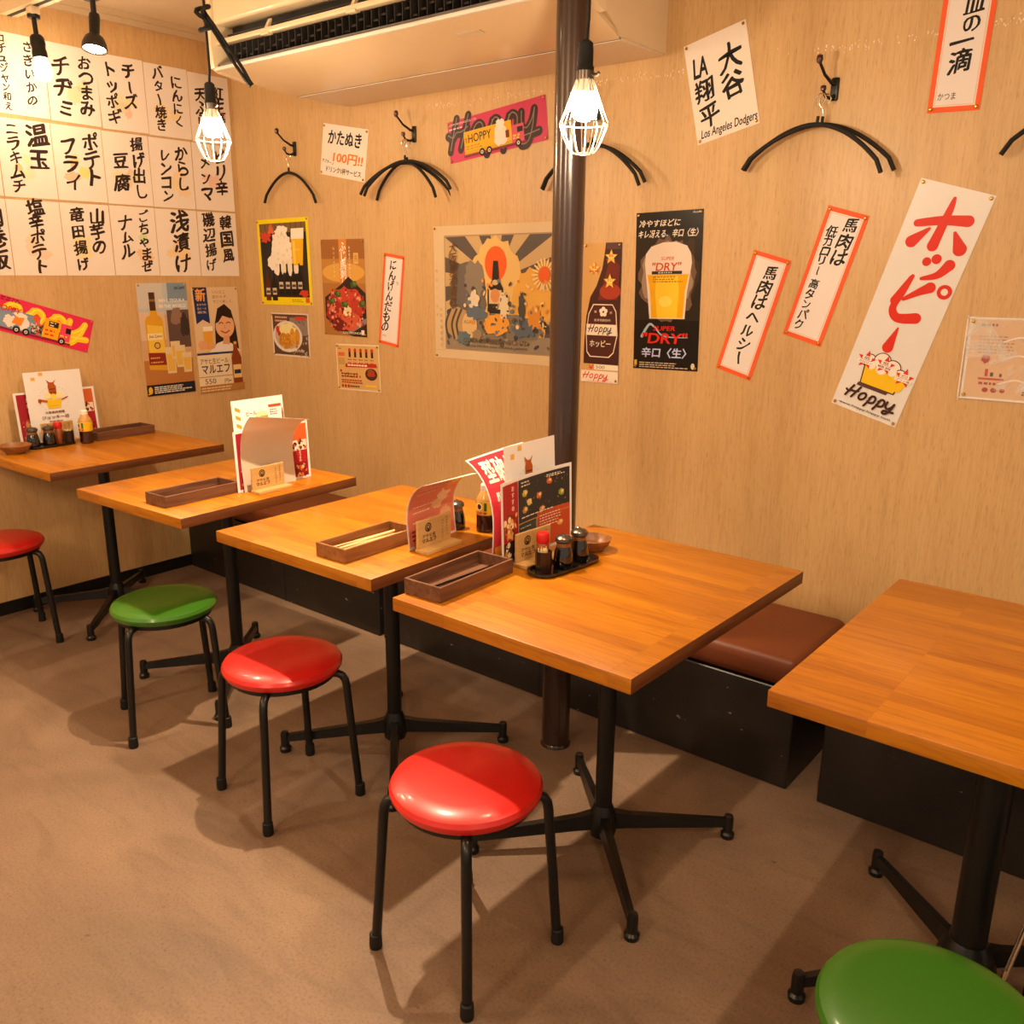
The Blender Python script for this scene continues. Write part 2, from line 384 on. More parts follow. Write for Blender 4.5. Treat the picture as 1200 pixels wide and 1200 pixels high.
# ------------------------------------------------------------------ caged pendant lamps and track lamps
E_BULB = emat('warm_bulb_glow', LAMP_COL, CAGE_S)
def cage_lamp(loc, label, knot):
    t = thing('cage_lamp', label, 'lamp', loc, 0, 'caged bulb pendants')   # origin: centre of the bulb
    ctop = ZC-loc[2]
    pts = [(0, 0, .12)]+[(.004*math.sin(z*7), .003*math.cos(z*5), z) for z in [.12+(ctop-.12)*k/12 for k in range(1, 13)]]
    cd = MB().tube(pts, .004, 8).build('cord', M_RUBBER, t)
    if knot:
        kn = MB(); kp = [(.030*math.sin(a*2)*.7, .016*math.cos(a*3), .30+.034*math.cos(a)) for a in [2*PI*k/24 for k in range(25)]]
        kn.tube(kp, .0066, 8)
        lp = [(.004, 0, .315), (.022, .012, .285), (.055, .035, .225), (.088, .06, .165), (.104, .072, .128), (.110, .077, .118), (.106, .074, .112), (.096, .064, .13), (.06, .038, .195), (.026, .014, .262), (.002, 0, .30)]
        kn.tube(lp, .0055, 8)
        kn.build('knotted_cord_loop', M_RUBBER, cd)
    s = MB(); s.lathe([(0, .124), (.009, .124), (.015, .119), (.0165, .105), (.0165, .075), (.0185, .072), (.0185, .062), (0, .062)], 24); s.build('socket', M_RUBBER, t)
    c = MB(); c.lathe([(.0165, .047), (.0195, .047), (.0195, .064), (.0165, .064), (.0165, .047)], 24); c.tube([(.0185, 0, .056), (.030, 0, .054), (.036, 0, .058)], .004, 8)
    c.build('clamp_collar', M_STEELLID, t)
    MB().lathe([(.0, .062), (.012, .062), (.014, .045), (.018, .030), (.0215, .022)], 20).build('bulb_neck', mat('bulb_base_plastic', '#e9e0d0', .4, var=0), t)
    bl = MB().lathe([(.0215, .022), (.027, .010), (.030, -.006), (.027, -.022), (.018, -.032), (0, -.036)], 16).build('bulb', E_BULB, t)
    w = MB(); n = 12
    for k in range(n):
        a = 2*PI*k/n; cc, ss = math.cos(a), math.sin(a)
        pr = [(.016, .056), (.018, .050), (.031, .015), (.043, -.016), (.0525, -.038), (.0515, -.046), (.044, -.067), (.034, -.088), (.026, -.098), (.019, -.101)]
        w.tube([(r*cc, r*ss, z) for r, z in pr], .0013, 6)
    for r, z in ((.0532, -.040), (.019, -.101), (.0165, .055)):
        w.tube([(r*math.cos(2*PI*k/24), r*math.sin(2*PI*k/24), z) for k in range(24)], .0016, 6, closed=True)
    w.build('wire_cage', M_WIRE, t)
    return t
cage_lamp((-2.586, 1.70, 1.853), 'caged bulb pendant with a knotted cord loop, near the menu papers', True)
cage_lamp((-1.187, 1.70, 1.778), 'caged bulb pendant hanging beside the dark pole', False)

tr = thing('light_track', 'cream ceiling light track with a dark slot', 'light track', (-1.5, 1.66, 2.363))
MB().box(-2.30, 2.6, -.03, .03, -.028, .087).build('track_rail', M_CREAM, tr)
MB().box(-2.30, 2.6, -.008, .008, -.0295, -.028).build('track_slot', M_DARK, tr)
def socket_lamp(x, label):
    t = thing('track_lamp', label, 'lamp', (x, 1.66, 2.345), 0, 'bulbs on the ceiling track')
    MB().box(-.022, .022, -.016, .016, -.038, -.0102, .003).build('adapter', M_CREAM, t)
    MB().tube([(0, 0, -.036), (0, 0, -.048), (.0, 0, -.05)], [.022, .022, .018], 20).build('swivel', M_BLACK, t)
    MB().tube([(0, 0, -.048), (.004, 0, -.115)], .0085, 12).build('stem', M_BLACK, t)
    R = Matrix.Translation((.004, 0, -.105)) @ Matrix.Rotation(math.radians(-8), 4, 'Y')
    MB().lathe([(0, 0), (.018, 0), (.024, -.008), (.026, -.03), (.023, -.045), (.026, -.06), (.026, -.08), (0, -.08)], 24, M=R).build('socket', M_BLACK, t)
    b = MB().m(emat('track_bulb_glow', LAMP_COL, 140)); b.lathe([(.02, -.08), (.026, -.098), (.031, -.118), (.029, -.138), (.018, -.152), (0, -.156)], 16, M=R)
    b.build('bulb', None, t)
socket_lamp(-3.60, 'black socket with a bare glowing bulb before the menu papers')
def spot_lamp(x, label, aim, power, ang=110):
    t = thing('track_spotlight', label, 'spotlight', (x, 1.66, 2.345), 0, 'spotlights on the ceiling track')
    MB().box(-.03, .03, -.016, .016, -.06, -.0102, .003).build('adapter', M_BLACK, t)
    MB().box(-.012, .022, -.0175, .0175, -.055, -.035).build('adapter_sticker', M_CREAM, t)
    MB().tube([(0, 0, -.06), (.0, 0, -.112)], .009, 12).build('stem', M_BLACK, t)
    d = (Vector(aim)-Vector((x, 1.66, 2.25))).normalized()
    R = Matrix.Translation((0, 0, -.112)) @ d.to_track_quat('-Z', 'Y').to_matrix().to_4x4()
    MB().lathe([(0, .012), (.016, .012), (.018, 0), (.016, -.058), (0, -.058)], 24, M=R).build('body', M_BLACK, t)
    h = MB(); h.lathe([(0, -.05), (.017, -.054), (.030, -.066), (.038, -.085), (.041, -.105), (.037, -.106), (.034, -.10), (0, -.098)], 36, M=R)
    h.build('lamp_head', mat('ribbed_dark_head', '#3a332c', .4, metal=.5, var=.25, scale=250), t)
    e = MB().m(emat('spot_lens_glow', LAMP_COL, 55)); e.lathe([(0, -.1035), (.032, -.1025), (.0335, -.100)], 24, M=R); e.build('lens', None, t)
    lamp('spot_light', 'SPOT', R @ Vector((0, 0, -.115)), power, .018, aim=None, size=math.radians(ang), blend=.7, parent=t)
    for ch in t.children:
        if ch.type == 'LIGHT': ch.rotation_euler = R.to_euler()
spot_lamp(-3.165, 'black track spotlight left of the cord knot, its face glowing', (-2.9, 1.35, .6), SPOT_W*.5)
spot_lamp(-1.9, 'black track spotlight above the middle tables', (-1.9, 1.5, 0), SPOT_W*2.1, 88)
spot_lamp(-.48, 'black track spotlight above the bare table', (-.6, 1.45, 0), SPOT_W*.5)

# ------------------------------------------------------------------ air conditioner
ac = thing('air_conditioner', 'long cream air conditioner hung under the ceiling above the posters', 'air conditioner', (-2.31, YW, 2.086))
L = .748
bd = MB()
prof = [(0, .005), (-.26, .005), (-.40, .036), (-.545, .066), (-.572, .08), (-.575, .30), (-.56, .36), (0, .36)]
b2 = [(y, z) for y, z in prof]
bd.prism([(y, z) for y, z in [(-.01, .004), (-.25, .004), (-.50, .07), (-.50, .355), (-.01, .355)]], 'x', -L+.01, L-.01)
bd.build('body', M_CREAM, ac)
# lower sloped panel with rounded ends
t = MB(); n = 14
rowsA = [(-.255, 0), (-.30, .004), (-.36, .012), (-.43, .023), (-.50, .035), (-.56, .043), (-.578, .046)]
vv = []
for i, (y, z) in enumerate(rowsA):
    f = i/(len(rowsA)-1); ex = L+.062*math.sin(f*PI/2)
    vv.append([t.bm.verts.new((x*ex, y, z)) for x in [-1+2*k/n for k in range(n+1)]])
for A, B in zip(vv, vv[1:]):
    for k in range(n): t._f([A[k], A[k+1], B[k+1], B[k]], True)
bb = [[t.bm.verts.new((v.co.x, v.co.y+.004, v.co.z+.010)) for v in row] for row in vv]
for A, B in zip(bb, bb[1:]):
    for k in range(n): t._f([A[k], A[k+1], B[k+1], B[k]])
for row, rb in ((vv[0], bb[0]), (vv[-1], bb[-1])):
    for k in range(n): t._f([row[k], row[k+1], rb[k+1], rb[k]])
for k in (0, n):
    for i in range(len(vv)-1): t._f([vv[i][k], vv[i+1][k], bb[i+1][k], bb[i][k]])
t.build('lower_panel', M_CREAM, ac)
MB().box(-L, L, -.25, 0, -.003, .004).build('bottom_strip', mat('matt_cream_plastic', '#e3d3ba', .5, var=.02), ac)
MB().box(-L-.003, L+.003, -.2535, -.2505, -.001, .006).build('panel_joint', M_GREY, ac)
bg = MB().box(-.045, .045, -.0006, .0006, -.012, .012).build('badge', mat('badge_plastic', '#d9c9b0', .3, var=0), ac)
bg.location = (.36, -.47, .0285); bg.rotation_euler = (math.radians(90-10), 0, 0)
D = -.025; LF = L+.05
MB().box(-LF-.01, LF+.01, -.585, -.565, .070+D, .083+D, .004).build('lower_lip', mat('white_plastic', '#ece2d2', .3, var=0), ac)
MB().box(-LF, LF, -.575, -.52, .083+D, .094+D, .003).build('outlet_sill', M_GREY, ac)
MB().box(-LF+.02, LF-.02, -.515, -.50, .09+D, .235+D).build('outlet_recess', M_DARK, ac)
t = MB()
for k in range(44):
    x = -LF+.05+k*(2*LF-.1)/43; t.box(x-.0012, x+.0012, -.555, -.515, .094+D, .156+D)
    t.box(x, x+.022, -.5475, -.5445, .108+.012*(k % 3)+D, .114+.012*(k % 3)+D)
t.build('air_vanes', mat('dark_grey_plastic', '#2f2b28', .5, var=0), ac)
MB().box(-LF, LF, -.578, -.548, .156+D, .174+D, .004).build('louver_flap', M_CREAM, ac)
for x in (-.5, -.05, .4):
    t = MB(); t.prism([(-.575, .171+D), (-.555, .205+D), (-.550, .205+D), (-.560, .171+D)], 'x', x-.008, x+.008); t.box(x-.022, x+.022, -.582, -.56, .150+D, .160+D, .002); t.build('flap_bracket', M_CREAM, ac)
MB().box(-LF+.02, LF-.02, -.540, -.525, .190+D, .196+D, .002).build('upper_flap', mat('dark_grey_plastic', '#2f2b28'), ac)
MB().box(-LF, LF, -.585, -.50, .222+D, .362, .012, 3).build('upper_panel', M_CREAM, ac)
for s in (-1, 1):
    e = MB(); pr = [(-.44, .024), (-.50, .033), (-.56, .041), (-.588, .054), (-.596, .12), (-.59, .30), (-.57, .362), (-.44, .362)]
    e.prism(pr, 'x', s*(LF+.001), s*(LF+.024)); e.build('end_cap', M_CREAM, ac)
    e = MB(); e.prism([(0, .004), (-.25, .004), (-.44, .024), (-.44, .362), (0, .362)], 'x', s*(L-.012), s*(L+.01)); e.build('end_panel', M_CREAM, ac)

# ------------------------------------------------------------------ flat art: printed sheets, lettering
_gl = {}
def glyphs(sx, off=0.0):
    key = (sx, round(off, 3))
    if key in _gl: return _gl[key]
    c = bpy.data.curves.new('t', 'FONT'); c.body = sx; c.size = 1; c.offset = off; c.resolution_u = 3
    o = bpy.data.objects.new('t', c); m = bpy.data.meshes.new_from_object(o)
    V = [(v.co.x, v.co.y) for v in m.vertices]; F = [tuple(p.vertices) for p in m.polygons]
    bpy.data.objects.remove(o); bpy.data.curves.remove(c); bpy.data.meshes.remove(m)
    _gl[key] = (V, F); return V, F
def catmull(P, n=6):
    if len(P) < 3: return P
    out = []
    Q = [P[0]]+list(P)+[P[-1]]
    for i in range(1, len(Q)-2):
        for k in range(n):
            t = k/n; r = []
            for d in (0, 1):
                a, b, c, e = Q[i-1][d], Q[i][d], Q[i+1][d], Q[i+2][d]
                r.append(.5*((2*b)+(-a+c)*t+(2*a-5*b+4*c-e)*t*t+(-a+3*b-3*c+e)*t**3))
            out.append(tuple(r))
    out.append(P[-1]); return out
class Art:
    """flat print in metres, origin at the sheet's lower left; x, y given as fractions of the sheet"""
    def __init__(s, w, h, rough=.5): s.w, s.h, s.rough = w, h, rough; s.items = []; s.z = 0
    def add(s, V, F, col, layer='artwork', zinc=1):
        s.z += 1; s.items.append((V, F, col, layer, s.z)); s.z += zinc-1
    @staticmethod
    def bold(V, F, o):
        """thicken glyph strokes by stacking shifted copies"""
        if o <= 0: return V, F
        AV, AF = [], []
        for k, (du, dv) in enumerate(((0, 0), (1, .2), (.5, 1), (-.3, .6))):
            i = len(AV); AV += [(u+du*o*1.3, v+dv*o*1.3, k*1.5e-5) for u, v in V]; AF += [tuple(i+j for j in f) for f in F]
        return AV, AF
    def poly(s, pts, col): s.add([(x*s.w, y*s.h) for x, y in pts], [tuple(range(len(pts)))], col); return s
    def rect(s, x0, y0, x1, y1, col): return s.poly([(x0, y0), (x1, y0), (x1, y1), (x0, y1)], col)
    def ell(s, x, y, rx, ry, col, n=28, a0=0, rot=0):
        c, q = math.cos(rot), math.sin(rot); V = []
        for k in range(n):
            a = 2*PI*k/n; u, v = rx*s.h*math.cos(a), ry*s.h*math.sin(a); V.append((x*s.w+u*c-v*q, y*s.h+u*q+v*c))
        s.add(V, [tuple(range(n))], col); return s
    def blob(s, x, y, rx, ry, col, jag=.15, n=26, seed=1):
        R = random.Random(seed); V = []
        for k in range(n):
            a = 2*PI*k/n; j = 1+R.uniform(-jag, jag); V.append((x*s.w+rx*s.h*j*math.cos(a), y*s.h+ry*s.h*j*math.sin(a)))
        s.add(V, [tuple(range(n))], col); return s
    def speck(s, x0, y0, x1, y1, n, cols, r=(.01, .03), seed=3):
        R = random.Random(seed); by = {}
        for k in range(n):
            c = R.choice(cols); V, F = by.setdefault(c, ([], []))
            cx, cy = R.uniform(x0, x1)*s.w, R.uniform(y0, y1)*s.h; rr = R.uniform(*r)*s.h; a0 = R.uniform(0, PI); e = R.uniform(.4, 1)
            i = len(V); m = 7
            for q in range(m):
                a = 2*PI*q/m; u, v = rr*math.cos(a), rr*e*math.sin(a); V.append((cx+u*math.cos(a0)-v*math.sin(a0), cy+u*math.sin(a0)+v*math.cos(a0), k*8e-6))
            F.append(tuple(range(i, i+m)))
        for c, (V, F) in by.items(): s.add(V, F, c, zinc=0)
        s.z += 3+n*8e-6/5e-5
        return s
    def star(s, x, y, r, col, inner=.45, n=5, rot=PI/2):
        V = []
        for k in range(2*n):
            a = rot+PI*k/n; q = r*s.h*(1 if k % 2 == 0 else inner); V.append((x*s.w+q*math.cos(a), y*s.h+q*math.sin(a)))
        s.add(V+[(x*s.w, y*s.h)], [(k, (k+1) % (2*n), 2*n) for k in range(2*n)], col); return s
    def stroke(s, pts, w, col, w1=None, layer='artwork', smooth=True, fr=True):
        P = [(x*s.w, y*s.h) for x, y in pts] if fr else pts
        if smooth: P = catmull(P)
        w1 = w if w1 is None else w1; V, F = [], []; N = len(P)
        for i, p in enumerate(P):
            a, b = P[max(i-1, 0)], P[min(i+1, N-1)]; dx, dy = b[0]-a[0], b[1]-a[1]; l = math.hypot(dx, dy) or 1
            hw = (w+(w1-w)*i/(N-1))*s.h/2; V += [(p[0]-dy/l*hw, p[1]+dx/l*hw, i*2e-6), (p[0]+dy/l*hw, p[1]-dx/l*hw, i*2e-6)]
        F = [(2*i, 2*i+1, 2*i+3, 2*i+2) for i in range(N-1)]
        for p, r, hw in ((P[0], P[1], w*s.h/2), (P[-1], P[-2], w1*s.h/2)):
            an = math.atan2(p[1]-r[1], p[0]-r[0])-PI/2; dz = 0 if p is P[0] else (N-1)*2e-6
            i = len(V); V += [(p[0]+hw*math.cos(an+PI*k/8), p[1]+hw*math.sin(an+PI*k/8), dz) for k in range(9)]; F.append(tuple(range(i, i+9)))
        s.add(V, F, col, layer, 2); return s
    def text(s, st, x, y, w, h, col, off=0, shear=0, rot=0, raw=False):
        """fit the string into a box w x h (fractions) centred at x, y"""
        V, F = glyphs(st)
        if not V: return s
        V, F = s.bold(V, F, off*.9)
        x0, x1, y0, y1 = min(v[0] for v in V), max(v[0] for v in V), min(v[1] for v in V), max(v[1] for v in V)
        W_, H_ = w*s.w, h*s.h; out = []; c, q = math.cos(rot), math.sin(rot)
        for a, b, *dz in V:
            v = ((b-y0)/max(y1-y0, 1e-6)-.5)*H_; u = ((a-x0)/max(x1-x0, 1e-6)-.5)*W_+shear*v
            out.append((x*s.w+u*c-v*q, y*s.h+u*q+v*c, *dz))
        s.add(out, F, col, 'lettering', 2); return s
    def col_text(s, st, x, y0, y1, size, col, off=.02, jit=0, rj=0, sx=1, lean=0, layer='lettering', slant=0):
        """vertical column of characters from y0 (top) down to y1; size in fractions of height"""
        R = random.Random(hash(st) % 1000 if False else sum(map(ord, st))); n = len(st); AV, AF = [], []
        for k, ch in enumerate(st):
            V, F = glyphs(ch); V, F = s.bold(V, F, off); p1, p2 = R.uniform(0, 6), R.uniform(0, 6); wz = min(jit, .1)*.32
            if not V: continue
            cy = y0+(y1-y0)*((k+.5)/n); S = size*s.h*(1+R.uniform(-jit, jit)); a = R.uniform(-rj, rj)+lean
            if ch in 'ー―〜': a -= PI/2
            c, q = math.cos(a), math.sin(a); ox = x*s.w+R.uniform(-jit, jit)*S*.35+(cy-y0)*s.h*slant; i = len(AV)
            cx_, cy_ = (.5, .36) if ord(ch) > 255 else (.3, .35)
            for u, v, *dz in V:
                v += (.16 if jit > .04 else 0)*(u-.5)
                u += wz*math.sin(5.5*v+p1)+wz*.5*math.sin(11*u+p2); v += wz*math.sin(6*u+p2)+wz*.5*math.sin(13*v+p1)
                u, v = (u-cx_)*S*sx, (v-cy_)*S; AV.append((ox+u*c-v*q, cy*s.h+u*q+v*c, *dz))
            AF += [tuple(i+j for j in f) for f in F]
        s.add(AV, AF, col, layer, 2); return s
    def script(s, x, y, size, col, w=.09, letters='Hoppy', sx=1.0, rot=0, layer='lettering'):
        """brush script word, drawn from strokes; x, y lower left, size = cap height as a fraction of the sheet's height"""
        pen = 0; S = size*s.h; c, q = math.cos(rot), math.sin(rot); AV = []
        def el(cx, cy, rx, ry): return [(cx+rx*math.cos(a)+.25*ry*math.sin(a), cy+ry*math.sin(a)) for a in [2*PI*k/14 for k in range(15)]]
        defs = {'H': ([[(.05, -.05), (.2, .4), (.42, 1.0)], [(.50, -.05), (.68, .4), (.92, 1.02)], [(.0, .48), (.2, .36), (.35, .5), (.6, .5), (.85, .62)]], .95),
                'o': ([el(.30, .32, .22, .33)], .62),
                'p': ([[(.0, -.42), (.15, 0), (.32, .62)], [(.2, .38), (.42, .66), (.62, .5), (.55, .12), (.32, .0), (.14, .06)]], .68),
                'y': ([[(.12, .62), (.1, .2), (.28, .06), (.5, .3), (.62, .62)], [(.62, .62), (.5, .05), (.3, -.38), (.05, -.42), (.08, -.2), (.4, -.15), (.75, -.1)]], .75)}
        for ch in letters:
            st, adv = defs[ch]
            for pth in st:
                P = []
                for u, v in pth:
                    U, V_ = (pen+u)*S*sx, v*S; P.append((x*s.w+U*c-V_*q, y*s.h+U*q+V_*c))
                s.stroke(P, w*size*1.0, col, layer=layer, fr=False)
            pen += adv
        return s
    def lines(s, x, y0, y1, n, w, h, col, seed=1, align='l'):
        """a block of illegible small print"""
        R = random.Random(seed); V, F = [], []
        for k in range(n):
            y = y0+(y1-y0)*k/max(n-1, 1); u = x; end = x+w*R.uniform(.7, 1)
            while u < end:
                l = R.uniform(.02, .06)*max(.6, w*2); i = len(V)
                V += [(u*s.w, (y-h/2)*s.h), (min(u+l, end)*s.w, (y-h/2)*s.h), (min(u+l, end)*s.w, (y+h/2)*s.h), (u*s.w, (y+h/2)*s.h)]; F.append((i, i+1, i+2, i+3)); u += l+.012
        s.add(V, F, col, 'lettering'); return s
    def build(s, parent, fn=None, cut=0, base=.0006, step=.00005):
        """fn maps (x, y, z) of the flat sheet to its bent place"""
        for layer in ('artwork', 'lettering'):
            it = [i for i in s.items if i[3] == layer]
            if not it: continue
            cols = []; bm = bmesh.new()
            for V, F, col, _, z in it:
                if col not in cols: cols.append(col)
                vs = [bm.verts.new((v[0], v[1], base+z*step+(v[2] if len(v) > 2 else 0))) for v in V]
                for f in F:
                    try: g = bm.faces.new([vs[i] for i in f]); g.material_index = cols.index(col)
                    except ValueError: pass
            if fn:
                for k in range(1, cut):
                    for ax, ext in ((0, s.w), (1, s.h)):
                        no = (1, 0, 0) if ax == 0 else (0, 1, 0); co = (ext*k/cut, 0, 0) if ax == 0 else (0, ext*k/cut, 0)
                        bmesh.ops.bisect_plane(bm, geom=bm.verts[:]+bm.edges[:]+bm.faces[:], plane_co=co, plane_no=no, dist=1e-6)
                bm.normal_update()
                for v in bm.verts: v.co = fn(*v.co)
            else:
                bm.normal_update()
                fl_ = [f for f in bm.faces if f.normal.z < 0]
                if fl_: bmesh.ops.reverse_faces(bm, faces=fl_)
            me = bpy.data.meshes.new(layer); bm.to_mesh(me); bm.free()
            for c in cols: me.materials.append(ink(c, s.rough))
            o = bpy.data.objects.new(layer, me); COL.objects.link(o); o.parent = parent
            if not fn: o.location = (-s.w/2, -s.h/2, 0)

WALLM = {'L': Matrix(((1, 0, 0), (0, 0, -1), (0, 1, 0))), 'E': Matrix(((0, 0, 1), (1, 0, 0), (0, 1, 0)))}
_lift = [0]
def poster(name, label, cat, wall, c, w, h, rot, paper=M_GLOSS, pins=(), group=None, rough=.3, paint=None, lift=.0006, z_off=0):
    """a sheet of paper on a wall: one mesh; print, lettering and tacks are its parts"""
    t = .0007; bm = MB(); bm.box(-w/2, w/2, -h/2, h/2, 0, t)
    o = bm.build(name, paper)
    M3 = WALLM[wall] @ Matrix.Rotation(math.radians(rot), 3, 'Z'); M = M3.to_4x4()
    off = .0008+z_off
    M.translation = Vector((c[0], YW-off, c[1])) if wall == 'L' else Vector((XE+off, c[0], c[1]))
    o.matrix_world = M; tag(o, label, cat, group)
    if paint:
        a = Art(w, h, rough); paint(a); a.build(o, base=t+.0001)
    for px, py in pins:
        d = .009
        x = (-w/2+d if px == 0 else w/2-d); y = (-h/2+d if py == 0 else h/2-d)
        MB().lathe([(0, .0075), (.0025, .007), (.0045, .0045), (.0052, .003), (0, .0028)], 12, (x, y, 0)).build('thumbtack', M_BRASS, o)
    return o
ALL4 = ((0, 0), (0, 1), (1, 0), (1, 1))
BR = '#33211a'; BLK = '#1a1614'

# ---- brush-lettered menu papers on the end wall
def brush(cols, tint=None, size=.2, seed=1):
    def f(a):
        if tint:
            R = random.Random(seed)
            for k in range(4): a.blob(R.uniform(.3, .75), R.uniform(.25, .55), R.uniform(.05, .12), R.uniform(.05, .11), tint[k % len(tint)], .25, seed=seed*7+k)
        n = len(cols)
        for k, (st, x, y0, y1, sz) in enumerate(cols): a.col_text(st, x, y0, y1, sz*1.04, BR, off=.042, jit=.12, rj=.08)
    return f
GP = 'brush lettered menu papers on the left wall'
PALE = ['#e9cfb2', '#efdcae', '#e6c4ae', '#dfd3ac']
def menu_paper(c, cols, what, tint, seed, w=.206, h=.291, rot=0):
    poster('menu_paper', what, 'menu paper', 'E', c, w, h, rot, M_PAPER, group=GP, rough=.7, paint=brush(cols, tint, seed=seed))
X1, X2 = .71, .29
menu_paper((1.700, 2.146), [('さきいかの', .70, .95, .12, .15), ('コチュジャン和え', .24, .97, .03, .115)], 'menu paper in the top row, behind the bare glowing bulb', ['#f0e2c8'], 1, rot=-.6)
menu_paper((1.911, 2.142), [('おつまみ', .74, .90, .12, .21), ('チヂミ', .30, .84, .04, .25)], 'menu paper in the top row reading おつまみチヂミ', PALE, 2, rot=-.8)
menu_paper((2.119, 2.138), [('チーズ', .66, .92, .30, .20), ('トッポギ', .27, .90, .06, .21)], 'menu paper in the top row reading チーズトッポギ', PALE[1:], 3, rot=.5)
menu_paper((2.328, 2.136), [('にんにく', .72, .88, .14, .18), ('バター焼き', .30, .97, .06, .17)], 'menu paper in the top row reading にんにくバター焼き', ['#f0d7a6'], 4, rot=.2)
menu_paper((2.537, 2.132), [('紅生姜', .72, .84, .24, .22), ('天ぷら', .28, .80, .20, .22)], 'menu paper in the top row, right end, reading 紅生姜天ぷら', ['#e9b9a8'], 5, rot=.3)
menu_paper((1.482, 1.840), [], 'menu paper in the middle row, cut off by the picture edge', PALE, 6)
menu_paper((1.692, 1.839), [('温玉', .72, .97, .34, .30), ('ニラキムチ', .28, .95, .05, .185)], 'menu paper in the middle row reading 温玉ニラキムチ', ['#d8dcb0', '#e6d7b6', '#e2c28e'], 7)
menu_paper((1.901, 1.839), [('ポテト', .75, .92, .22, .24), ('フライ', .32, .84, .12, .24)], 'menu paper in the middle row reading ポテトフライ', ['#f2d886', '#e9c0a2'], 8)
menu_paper((2.110, 1.837), [('揚げ出し', .74, .97, .08, .20), ('豆腐', .34, .76, .14, .26)], 'menu paper in the middle row reading 揚げ出し豆腐', PALE, 9)
menu_paper((2.319, 1.836), [('からし', .74, .92, .24, .22), ('レンコン', .34, .86, .06, .20)], 'menu paper in the middle row reading からしレンコン', ['#f0d7b0'], 10)
menu_paper((2.529, 1.836), [('ピリ辛', .68, .94, .22, .24), ('メンマ', .30, .84, .12, .22)], 'menu paper in the middle row, right end, reading ピリ辛メンマ', ['#ecc7b4'], 11)
menu_paper((1.482, 1.538), [('肉巻飯', .74, .9, .04, .25)], 'menu paper in the bottom row, cut off by the picture edge', PALE, 12)
menu_paper((1.691, 1.538), [('塩辛ポテト', .52, 1.0, .02, .21)], 'menu paper in the bottom row reading 塩辛ポテト', ['#ecd2ba'], 13)
menu_paper((1.900, 1.538), [('山芋の', .72, .93, .30, .22), ('竜田揚げ', .32, .95, .04, .21)], 'menu paper in the bottom row reading 山芋の竜田揚げ', ['#f0dda8'], 14)
menu_paper((2.110, 1.539), [('ごちゃまぜ', .72, .95, .04, .18), ('ナムル', .32, .86, .24, .22)], 'menu paper in the bottom row reading ごちゃまぜナムル', ['#cfd9a8', '#ebc6a4'], 15)
menu_paper((2.319, 1.538), [('浅漬け', .55, .97, .02, .30)], 'menu paper in the bottom row reading 浅漬け', ['#f0d2a4'], 16)
menu_paper((2.529, 1.537), [('韓国風', .72, .97, .20, .24), ('磯辺揚げ', .27, .99, .05, .21)], 'menu paper in the bottom row, right end, reading 韓国風磯辺揚げ', ['#e9d7b8'], 17)

# ---- end wall: pink strip, tequila poster, beer poster
def p_pink_left(a):
    a.rect(0, 0, 1, 1, '#e02d5c')
    a.script(.26, .42, .60, '#f5cf1c', w=.30, letters='oppy', sx=1.52, layer='artwork')
    a.script(.264, .45, .60, '#fbe65e', w=.07, letters='oppy', sx=1.52, layer='artwork')
    a.rect(0, .12, .57, .66, '#7f93a8'); a.blob(.34, .34, .18, .16, '#efdcd0', .2, seed=5); a.blob(.45, .36, .14, .2, '#e6ddd8', .15, seed=6)
    a.poly([(.355, .30), (.43, .27), (.45, .55), (.38, .57)], '#ef8a2c'); a.blob(.41, .57, .2, .07, '#f3e4cf', .2, seed=8)
    a.blob(.54, .6, .10, .10, '#e2582a', .2, seed=9); a.rect(.51, .14, .60, .46, '#35302f'); a.speck(.51, .14, .60, .48, 40, ['#8a8378', '#e4552f', '#cfc4b8'], (.02, .05))
    a.rect(.605, .14, .735, .70, '#f2a81e'); a.rect(.64, .48, .72, .64, '#2a211c'); a.lines(.65, .52, .60, 2, .06, .03, '#f0dfc0'); a.lines(.62, .24, .36, 2, .10, .05, '#d93820')
    a.rect(.74, .16, .83, .66, '#e8486a'); a.rect(.785, .40, .828, .56, '#241a18'); a.lines(.745, .3, .3, 1, .08, .05, '#e9c23a')
    a.rect(0, .07, .84, .13, '#8a2038')
    for x in (.40, .475, .765):
        a.ell(x, .14, .10, .10, '#1d1614'); a.ell(x, .14, .05, .05, '#cfc6ba'); a.ell(x, .14, .02, .02, '#2c2522')
    a.text('HOPPY', .31, .66, .20, .16, '#d8302a', .03, .2); a.lines(.24, .95, .89, 2, .18, .022, '#2c1a1a')
poster('banner_strip', 'pink banner with yellow script and a truck on the left wall', 'poster', 'E', (1.625, 1.213), .50, .142, -18, pins=((1, 1), (1, 0)), paint=p_pink_left)
